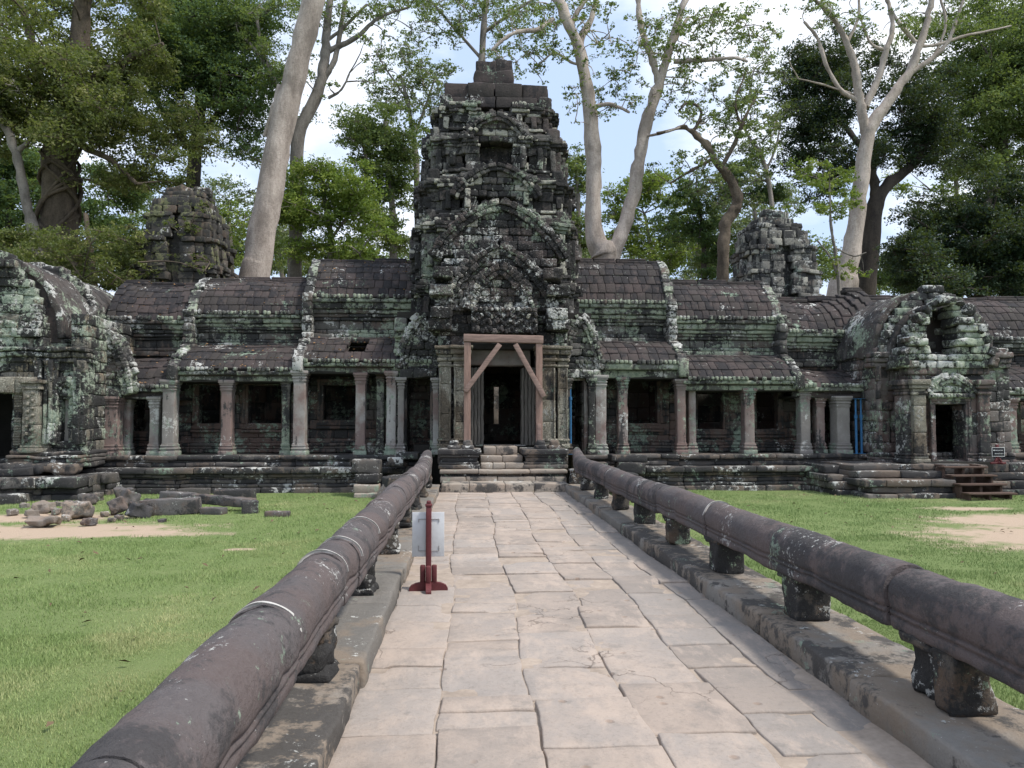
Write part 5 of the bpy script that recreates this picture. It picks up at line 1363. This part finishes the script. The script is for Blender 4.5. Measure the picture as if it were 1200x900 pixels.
# ================================================================== TREES
def smooth_path(P, R_, sub=5):
    P = np.array(P, float); R_ = np.array(R_, float); n = len(P)
    if n < 3:
        t = np.linspace(0, 1, sub+1)[:, None]; return P[0]+(P[-1]-P[0])*t, np.linspace(R_[0], R_[-1], sub+1)
    Q = np.vstack([2*P[0]-P[1], P, 2*P[-1]-P[-2]]); out = []; rr = []
    for i in range(1, n):
        p0, p1, p2, p3 = Q[i-1], Q[i], Q[i+1], Q[i+2]
        for k in range(sub):
            t = k/sub; out.append(.5*((2*p1)+(-p0+p2)*t+(2*p0-5*p1+4*p2-p3)*t*t+(-p0+3*p1-3*p2+p3)*t**3)); rr.append(R_[i-1]+(R_[i]-R_[i-1])*t)
    out.append(P[-1]); rr.append(R_[-1]); return np.array(out), np.array(rr)
def tree(label, Y, limbs, crowns, leaf, barkm, ls=.20, seed=1, k=1.0, name='tree', vines=None, group=None, twig=.035, dy=1.0, grp_tw=None):
    """limbs: lists of (px, py, width px[, depth offset]); crowns: (px, py, rx, ry, clumps, clump radius px, density)"""
    g = np.random.default_rng(seed*97+5); u = Y/900.
    b0 = limbs[0][0]; bp = W(b0[0], min(b0[1], 560), Y+(b0[3] if len(b0) > 3 else 0)); base = Vector((bp.x, bp.y, -.35))
    root = thing(name, label, 'tree', base, group)
    nodes = []
    for li, l in enumerate(limbs):
        P = []; R_ = []
        if li == 0 or l[0][1] > 330:
            q = W(l[0][0], l[0][1], Y+(l[0][3] if len(l[0]) > 3 else 0))
            if q.z > .3: nx_ = W(l[1][0], l[1][1], Y); f_ = min(7., (q.z+.5)/max(.5, nx_.z-q.z)); P.append((q.x-(nx_.x-q.x)*f_, q.y, -.5)); R_.append(l[0][2]*u/2*1.12)
        for q in l:
            p = W(q[0], q[1], Y+(q[3] if len(q) > 3 else 0)); P.append(tuple(p)); R_.append(q[2]*u/2)
        A, B = smooth_path(P, R_, 6); m = MB(); m.tube(A, B, 14 if B.max() > .15 else 8, rough=min(.085, B.max()*.28), seed=seed+li)
        m.build('trunk' if li == 0 else 'branch', barkm, root, amp=0)
        s = A[:, 2] > 2.5
        nodes.append(A[s])
    nodes = np.vstack([n for n in nodes if len(n)]) if any(len(n) for n in nodes) else np.array([tuple(base)])
    if vines:
        m = MB()
        for (x0, y0, x1, y1, turns, ph) in vines:
            P = []
            for t in np.linspace(0, 1, 26):
                px = x0+(x1-x0)*t; py = y0+(y1-y0)*t; r = vines_r*u/2*1.04; a = ph+turns*t*6.28; c = W(px, py, Y); P.append((c.x+r*math.cos(a), c.y+r*math.sin(a), c.z))
            m.tube(P, np.full(26, .085), 7, rough=.03, seed=int(ph*10))
        m.build('strangler_vine', barkm, root)
    tw = MB(); LV = []; LB = []
    for (cx, cy, rx, ry, n, cr, den) in crowns:
        for _ in range(n):
            while True:
                a, b = g.uniform(-1, 1, 2)
                if a*a+b*b < 1: break
            px, py = cx+a*rx, cy+b*ry
            Yc = Y+g.normal()*rx*u*.45*dy; c = np.array(W(px, py, Yc)); R0 = cr*u*(.75+.9*g.random())
            if c[2] < .3: continue
            d = np.linalg.norm(nodes-c-np.array([0, 0, 1.0])*0, axis=1); 
            q = nodes[np.argmin(d+np.where(nodes[:, 2] > c[2]+1, 1.5, 0))]
            dist = np.linalg.norm(q-c)
            if twig and dist < 6.5 and g.random() < .85:
                mid = (q+c)/2+np.array([g.normal()*.12*dist, g.normal()*.1*dist, .08*dist]); A, B = smooth_path([q, mid, c], [min(.09, twig*(1+dist*.25)), twig, twig*.45], 4); tw.tube(A, B, 5, cap=False, rough=.02); nodes = np.vstack([nodes, c])
            ns = max(5, int(15*(R0/.8)))
            nl = int(k*den*3.3*(math.pi*R0*R0)/(ls*ls*.5)/ns)
            for s in range(ns):
                dirv = g.normal(size=3); dirv /= np.linalg.norm(dirv); sc_ = c+dirv*R0*g.random()**.5*np.array([1.15, 1.15, .62])
                if twig and g.random() < .5: tw.tube(np.array([c, (c+sc_)/2+g.normal(size=3)*.06, sc_]), [twig*.45, twig*.35, twig*.2], 4, cap=False)
                rs = R0*(.16+.20*g.random()); N_ = max(2, int(nl*(.5+g.random())))
                pos = sc_+g.normal(size=(N_, 3))*np.array([rs, rs, rs*.55])*.75
                nz = g.normal(size=(N_, 3))*.75+np.array([0, 0, .75]); nz /= np.linalg.norm(nz, axis=1)[:, None]
                t = g.normal(size=(N_, 3)); t -= (t*nz).sum(1)[:, None]*nz; t /= np.linalg.norm(t, axis=1)[:, None]; bt = np.cross(nz, t)
                sz = (ls*(.55+.7*g.random(N_)))[:, None]
                LV.append(np.stack([pos-t*sz*.5, pos+bt*sz*.27-nz*sz*.05, pos+t*sz*.5, pos-bt*sz*.27-nz*sz*.05], 1).reshape(-1, 3))
                LB.append(np.repeat(np.clip(.45+.22*g.normal()+.13*g.normal(size=N_), 0, 1), 4))
    if tw.V: tw.build('twigs', barkm, root)
    if LV:
        V = np.vstack(LV); m = MB(); m.add(V, np.arange(len(V)).reshape(-1, 4), np.concatenate(LB)); m.build('crown', leaf, root, smooth=False)
    return root
vines_r = 40
T = tree
# --- left: big strangler-fig tree, olive crown
T('huge tree with brown vine-wrapped trunk and a broad olive crown, far left', 38,
  [[(68, 330, 44), (70, 260, 38), (70, 190, 34), (82, 120, 30), (92, 60, 22), (100, -40, 14)], [(74, 190, 16), (52, 130, 14), (40, 60, 10), (20, -10, 6)], [(84, 110, 14), (130, 80, 9, -1), (190, 50, 5, -2)],
   [(90, 140, 9), (97, 170, 7, -1), (130, 188, 6, -1.5), (160, 215, 4, -2)], [(85, 120, 10), (40, 95, 7, -1), (5, 90, 5, -2)]],
  [(80, 40, 150, 70, 70, 20, .9), (60, 110, 110, 55, 44, 20, .85), (150, 150, 70, 60, 34, 18, .8), (210, 175, 40, 60, 16, 15, .6), (20, 150, 50, 40, 12, 18, .7), (120, 215, 80, 20, 12, 12, .5)], L_OLIVE, B_BROWN, ls=.17, seed=1,
  vines=[(60, 330, 74, 150, .8, 2.), (76, 330, 66, 160, -.7, 5.), (64, 325, 72, 175, 1.9, .7), (70, 330, 72, 160, -2.1, 2.6), (66, 320, 70, 180, 1.2, 0.), (70, 320, 70, 190, -1.4, 1.), (66, 330, 74, 170, .9, 3.), (68, 330, 70, 200, -1., 4.4), (70, 300, 72, 180, 1.6, 5.4)])
T('thin grey leaning trunk with sparse olive leaves at the left edge', 36, [[(45, 300, 12), (32, 240, 11), (18, 180, 10), (2, 140, 8), (-20, 100, 6)], [(18, 180, 6), (38, 160, 4), (48, 140, 3)]],
  [(-5, 90, 50, 50, 12, 16, .7), (40, 130, 20, 20, 4, 12, .5)], L_OLIVE, B_GREY, ls=.17, seed=2)
T('dark green tree filling the gap between the strangler-fig and the leaning pale trunk', 46, [[(228, 330, 18), (225, 240, 16), (232, 150, 14), (240, 60, 10), (250, -20, 6)], [(230, 160, 8), (270, 120, 6), (300, 90, 4)], [(228, 180, 8), (190, 130, 5), (170, 80, 4)]],
  [(240, 30, 75, 50, 40, 20, 1.), (250, 105, 68, 50, 40, 18, 1.), (270, 165, 50, 22, 12, 14, .7), (190, 60, 50, 60, 26, 18, .9)], L_DARK, B_DARK, ls=.18, seed=3)
T('bushy dark olive undergrowth tree in front of the left ruin', 29.3, [[(110, 330, 8), (105, 290, 6), (100, 250, 4)]], [(95, 305, 75, 36, 60, 12, .6), (30, 300, 50, 30, 26, 12, .6), (150, 295, 34, 34, 22, 10, .5), (225, 305, 36, 16, 9, 8, .35), (120, 330, 60, 14, 20, 9, .7), (215, 262, 24, 16, 7, 7, .45), (238, 240, 14, 7, 4, 6, .5)], L_OLIVE, B_BROWN, ls=.11, seed=4, twig=.02)
T('low dark green tree behind the strangler-fig trunk at far left', 55, [[(10, 330, 10), (12, 250, 8), (8, 200, 5)]], [(20, 245, 55, 70, 50, 18, 1.1), (120, 250, 60, 60, 44, 16, .9), (150, 310, 50, 24, 18, 14, 1.), (40, 310, 60, 24, 18, 14, 1.)], L_DARK, B_DARK, ls=.24, seed=5)
T('yellow-green sunlit tree glimpsed between the left ruin and the leaning trunk', 62, [[(272, 330, 6), (270, 280, 5), (266, 250, 3)]], [(268, 275, 26, 35, 20, 10, .75), (155, 265, 24, 18, 8, 9, .6)], L_BRIGHT, B_GREY, ls=.24, seed=6)
T('very tall smooth pale trunk leaning right, its crown above the picture', 33, [[(296, 335, 36), (303, 300, 32), (316, 225, 30), (332, 140, 27), (350, 70, 26), (368, 0, 25), (390, -90, 22), (405, -170, 16)], [(312, 160, 9, 1), (322, 130, 10, .6), (328, 100, 7, .8)]],
  [(400, -190, 120, 40, 20, 22, .5)], L_MID, B_PALE, ls=.2, seed=7)
T('tall branching grey tree right behind the leaning pale trunk', 44, [[(345, 330, 16), (347, 240, 15), (350, 160, 14), (372, 110, 13), (380, 70, 11), (384, 20, 9), (392, -50, 6)], [(351, 160, 9), (338, 120, 8), (322, 95, 7), (306, 55, 5), (300, 10, 4)], [(378, 95, 7), (392, 70, 6), (400, 30, 5), (408, -20, 4)], [(384, 60, 7), (400, 53, 6), (420, 42, 5), (445, 20, 4), (480, 8, 3)],
   [(378, 52, 4), (405, 30, 4), (430, 5, 3)], [(385, 115, 4), (400, 105, 3), (410, 85, 2)], [(330, 110, 4), (300, 60, 4), (280, 40, 3)]],
  [(320, 40, 50, 50, 26, 13, .6), (420, 20, 50, 30, 14, 11, .5), (350, 100, 40, 50, 12, 10, .5), (440, 60, 30, 40, 8, 8, .4), (300, 200, 30, 35, 8, 10, .4), (470, 5, 40, 16, 9, 9, .45)], L_MID, B_GREY, ls=.17, seed=8, twig=.03)
T('bright green bushy tree between the leaning trunk and the gate tower', 42, [[(385, 330, 8), (388, 280, 7), (380, 230, 5), (378, 190, 3)], [(388, 280, 4), (410, 250, 3), (425, 230, 2)]], [(385, 225, 55, 38, 44, 15, .9), (350, 270, 30, 36, 20, 13, .8), (420, 275, 35, 32, 20, 13, .8), (380, 290, 40, 20, 10, 11, .6)], L_BRIGHT, B_GREY, ls=.17, seed=9)
T('mid green tall tree just left of the gate tower', 58, [[(462, 330, 10), (460, 250, 9), (455, 190, 7), (452, 140, 4)], [(460, 240, 5), (435, 200, 4), (425, 170, 3)]], [(450, 165, 42, 40, 36, 14, .9), (458, 225, 34, 45, 34, 14, .9), (452, 280, 34, 28, 16, 12, .8), (415, 150, 25, 25, 10, 11, .6)], L_MID, B_GREY, ls=.24, seed=10)
T('sparse pale green treetop rising behind the upper left of the gate tower', 60, [[(490, 330, 8), (488, 200, 7), (480, 130, 5), (470, 90, 3)], [(486, 160, 3), (500, 120, 3), (510, 90, 2)], [(480, 120, 3), (455, 85, 2), (440, 60, 2)]], [(480, 100, 48, 36, 50, 9, .5), (470, 60, 30, 22, 14, 8, .4), (510, 85, 30, 16, 12, 8, .6), (520, 130, 20, 20, 6, 8, .5), (440, 90, 20, 30, 8, 8, .4)], L_PALE, B_GREY, ls=.24, seed=11, twig=.035)
T('tall tree behind the gate tower whose thin branches reach over its crown', 52, [[(560, 330, 12), (562, 200, 10), (565, 60, 8), (572, -20, 6)], [(565, 40, 5), (600, 15, 4), (640, -10, 3)], [(565, 70, 4), (530, 30, 3), (500, -5, 3)]], [(560, 12, 75, 22, 60, 8, .42), (515, 35, 40, 22, 20, 8, .4), (600, 50, 40, 22, 20, 7, .4), (470, 15, 40, 16, 14, 8, .42)], L_MID, B_GREY, ls=.19, seed=12, twig=.03)
# --- twin pale trunks
T('pale forked tree with two smooth trunks rising just right of the gate tower', 36,
  [[(712, 330, 30), (708, 298, 36), (700, 285, 24), (694, 250, 19), (696, 200, 18), (692, 140, 17), (684, 80, 15), (668, 30, 13), (648, -10, 11), (630, -60, 8)],
   [(713, 345, 26), (716, 305, 22), (730, 270, 17), (744, 220, 16), (752, 170, 15), (762, 130, 14), (772, 100, 12), (784, 60, 10), (796, 20, 9), (810, -20, 7)],
   [(688, 95, 10), (680, 50, 9, .6), (694, 20, 7, .9), (702, -20, 5, 1)], [(668, 35, 6), (676, 15, 6), (690, -5, 5)],
   [(648, 22, 6), (630, 34, 5, -.5), (605, 38, 5, -1), (588, 48, 4, -1.2), (575, 60, 3, -1.3)], [(688, 76, 4), (672, 74, 3.5), (650, 62, 3), (636, 72, 2)], [(694, 126, 5), (712, 122, 5), (726, 126, 4), (738, 132, 3)],
   [(773, 100, 9), (765, 72, 8), (752, 35, 7), (748, 0, 6), (752, -30, 5)], [(790, 72, 6), (830, 70, 5, -.6), (860, 68, 4, -1), (876, 72, 3, -1.2)], [(776, 90, 6), (790, 50, 5), (806, 20, 4, .5)],
   [(755, 160, 3), (780, 155, 3, -1), (800, 148, 2.5, -1)]],
  [(620, 60, 45, 45, 60, 7, .42), (720, 50, 55, 50, 60, 7, .42), (800, 40, 55, 45, 60, 8, .42), (700, 115, 45, 35, 30, 7, .4), (870, 35, 45, 35, 40, 8, .42), (650, 10, 70, 18, 34, 8, .42), (830, 90, 35, 25, 20, 7, .4), (780, 115, 45, 22, 20, 7, .35)], L_MID, B_PALE, ls=.145, seed=13, twig=.022)
T('crooked brown tree with a twisted trunk rising behind the pale right ruin', 35, [[(848, 350, 15), (848, 300, 14), (850, 262, 14), (862, 245, 13), (864, 228, 12), (854, 208, 10), (840, 190, 9), (826, 168, 8), (812, 155, 6), (800, 150, 5), (770, 156, 3)],
   [(846, 195, 6), (860, 170, 5), (872, 140, 4), (885, 115, 3)], [(812, 156, 4), (822, 132, 4), (808, 120, 3), (795, 130, 2)], [(835, 186, 4), (810, 200, 3.5), (785, 215, 2.5)], [(868, 150, 3), (862, 120, 2.5), (872, 90, 2)]],
  [(800, 195, 35, 20, 12, 8, .5), (870, 160, 40, 45, 26, 9, .5), (820, 130, 40, 20, 10, 8, .45), (860, 100, 30, 25, 10, 8, .45)], L_MID, B_BROWN, ls=.14, seed=14, twig=.02)
T('pale leafy thin tree behind the crooked one, with a dry slanting stem', 46, [[(905, 330, 6), (904, 240, 6), (895, 190, 5), (880, 165, 4), (872, 150, 3)], [(898, 200, 3), (910, 170, 2.5), (915, 140, 2)]], [(880, 140, 42, 50, 52, 9, .5), (890, 85, 40, 30, 24, 8, .45), (850, 220, 50, 26, 30, 9, .6), (830, 160, 30, 30, 16, 8, .45)], L_PALE, B_GREY, ls=.19, seed=15)
T('dense mid green tree left of the crooked trunk, above the right gallery roof', 50, [[(826, 340, 7), (824, 280, 6), (820, 240, 4)]], [(812, 255, 36, 40, 34, 12, .9), (840, 300, 24, 26, 14, 11, .9), (880, 215, 34, 24, 20, 12, .9)], L_DARK, B_DARK, ls=.2, seed=16)
T('feathery yellow-green tree between the twin trunks and the right ruin', 64, [[(765, 340, 6), (762, 290, 5), (755, 250, 3)]], [(765, 245, 48, 50, 70, 11, .7), (790, 290, 36, 26, 30, 10, .7), (720, 240, 24, 28, 14, 10, .6), (735, 290, 30, 20, 14, 10, .7)], L_BRIGHT, B_GREY, ls=.26, seed=17)
T('green tree squeezed between the gate tower and the twin pale trunks', 60, [[(678, 330, 7), (678, 260, 6), (676, 200, 4)]], [(672, 215, 18, 45, 28, 11, .9), (680, 280, 16, 28, 12, 10, .9)], L_MID, B_GREY, ls=.24, seed=18)
T('thin bright green sapling in front of the pale branching trunk', 32, [[(984, 350, 5), (982, 320, 4.5), (978, 290, 4), (974, 265, 3), (972, 215, 2)], [(981, 320, 3), (972, 300, 2.5), (958, 282, 2)], [(978, 290, 2), (1000, 300, 2), (1015, 296, 1.5)]],
  [(950, 205, 38, 16, 16, 9, .8), (985, 240, 28, 22, 13, 9, .75), (925, 245, 26, 8, 5, 7, .6), (990, 318, 26, 12, 7, 7, .7), (965, 300, 16, 12, 4, 7, .6), (995, 215, 16, 14, 5, 8, .7)], L_BRIGHT, B_GREY, ls=.12, seed=19, twig=.015)
T('tall pale branching tree with a smooth trunk flaring at its foot, right of the ruin', 37,
  [[(985, 350, 34), (992, 320, 26), (1000, 280, 21), (1008, 220, 18), (1016, 165, 17), (1020, 150, 15), (1036, 125, 13), (1055, 100, 11), (1068, 80, 10), (1082, 40, 8), (1094, -10, 6)],
   [(1015, 160, 12), (1008, 120, 10), (1002, 80, 9), (990, 45, 7), (975, 20, 5), (950, -5, 4)], [(1014, 125, 9), (1030, 90, 8), (1038, 60, 7), (1046, 35, 6), (1042, 5, 5), (1032, -20, 4)], [(1005, 118, 6), (985, 105, 5), (968, 75, 4.5), (958, 45, 4), (942, 25, 3)],
   [(1066, 85, 7), (1090, 70, 6), (1110, 50, 5), (1122, 20, 4), (1135, -20, 3)], [(1076, 55, 4), (1100, 52, 4), (1130, 42, 3.5), (1160, 36, 2.5), (1185, 30, 2)], [(1073, 50, 5), (1060, 35, 5), (1046, 15, 4), (1036, -15, 3)], [(1000, 110, 2.5), (960, 98, 2.2), (935, 92, 1.5)], [(994, 48, 4), (1006, 20, 3.5), (1006, -10, 3)], [(1040, 60, 4), (1020, 50, 3), (1008, 20, 2.5)], [(1093, 70, 3), (1108, 30, 3), (1100, -10, 2.5)]],
  [(1010, 20, 80, 26, 24, 8, .4), (1100, 15, 50, 25, 14, 9, .5), (950, 15, 40, 16, 10, 8, .45)], L_MID, B_PALE, ls=.145, seed=20, twig=.02)
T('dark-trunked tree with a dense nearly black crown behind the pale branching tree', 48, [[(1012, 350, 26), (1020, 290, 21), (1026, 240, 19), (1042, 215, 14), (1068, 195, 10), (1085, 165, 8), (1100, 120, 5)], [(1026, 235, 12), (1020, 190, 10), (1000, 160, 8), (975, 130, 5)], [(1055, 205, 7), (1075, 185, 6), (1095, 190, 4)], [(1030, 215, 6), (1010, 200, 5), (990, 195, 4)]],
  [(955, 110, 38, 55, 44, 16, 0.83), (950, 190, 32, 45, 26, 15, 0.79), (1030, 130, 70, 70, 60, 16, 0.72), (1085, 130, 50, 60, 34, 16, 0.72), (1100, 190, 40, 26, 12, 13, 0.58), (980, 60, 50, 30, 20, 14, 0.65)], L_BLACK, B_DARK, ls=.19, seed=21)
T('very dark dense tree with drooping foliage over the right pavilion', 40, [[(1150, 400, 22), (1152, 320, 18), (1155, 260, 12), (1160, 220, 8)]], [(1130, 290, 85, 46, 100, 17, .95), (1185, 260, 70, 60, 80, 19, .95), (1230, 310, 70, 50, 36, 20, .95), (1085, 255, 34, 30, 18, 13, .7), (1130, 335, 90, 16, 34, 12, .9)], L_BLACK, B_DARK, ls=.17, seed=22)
T('tall green tree filling the upper right corner', 52, [[(1185, 350, 22), (1180, 240, 18), (1172, 150, 12), (1165, 60, 7)], [(1176, 180, 8), (1150, 130, 6), (1135, 90, 4)]], [(1165, 60, 60, 70, 66, 18, .9), (1150, 155, 55, 50, 44, 17, .85), (1230, 90, 50, 110, 50, 22, 1.), (1100, 30, 40, 34, 14, 14, .6)], L_MID, B_DARK, ls=.21, seed=23)
T('yellowish green tree far behind, seen through the gap under the dark crown', 66, [[(1125, 340, 7), (1124, 260, 6), (1120, 210, 4)]], [(1120, 215, 34, 22, 16, 10, .6), (1060, 215, 24, 24, 8, 9, .5)], L_BRIGHT, B_GREY, ls=.26, seed=24)
T('distant pale green tree low behind the twin trunks', 85, [[(715, 350, 6), (716, 320, 5), (716, 290, 3)]], [(720, 300, 60, 25, 30, 12, .9), (800, 310, 40, 22, 20, 12, .9)], L_PALE, B_GREY, ls=.33, seed=25)
T('distant green tree low on the left behind the gallery roof', 85, [[(330, 350, 6), (330, 320, 5), (330, 290, 3)]], [(330, 300, 60, 25, 26, 12, .9), (440, 310, 50, 20, 20, 12, .9), (60, 300, 80, 30, 26, 14, 1.)], L_MID, B_GREY, ls=.33, seed=26)
T('distant dark tree low behind the right ruin and gallery', 85, [[(930, 350, 6), (930, 320, 5), (930, 290, 3)]], [(920, 305, 70, 28, 34, 12, 1.), (1060, 320, 60, 20, 14, 12, .9)], L_MID, B_DARK, ls=.33, seed=27)
T('hazy pale green tree seen through the branches behind the right ruin', 72, [[(890, 350, 7), (888, 300, 6), (884, 240, 4)]], [(885, 250, 50, 50, 50, 11, .7), (850, 290, 40, 30, 24, 11, .8)], L_PALE, B_GREY, ls=.28, seed=31)
T('soft green tree behind the leaning pale trunk, low above the roof', 70, [[(300, 350, 7), (298, 290, 6), (300, 230, 4)]], [(300, 270, 50, 46, 44, 12, .8), (215, 220, 60, 30, 24, 12, .6)], L_PALE, B_GREY, ls=.28, seed=32)
T('dark green tree low behind the right pavilion at the far right', 62, [[(1090, 360, 7), (1090, 320, 6), (1090, 290, 4)]], [(1090, 320, 70, 30, 40, 14, 1.1), (1190, 330, 50, 24, 16, 14, 1.1)], L_DARK, B_DARK, ls=.26, seed=33)
print('verts', sum(len(o.data.vertices) for o in bpy.data.objects if o.type == 'MESH'))
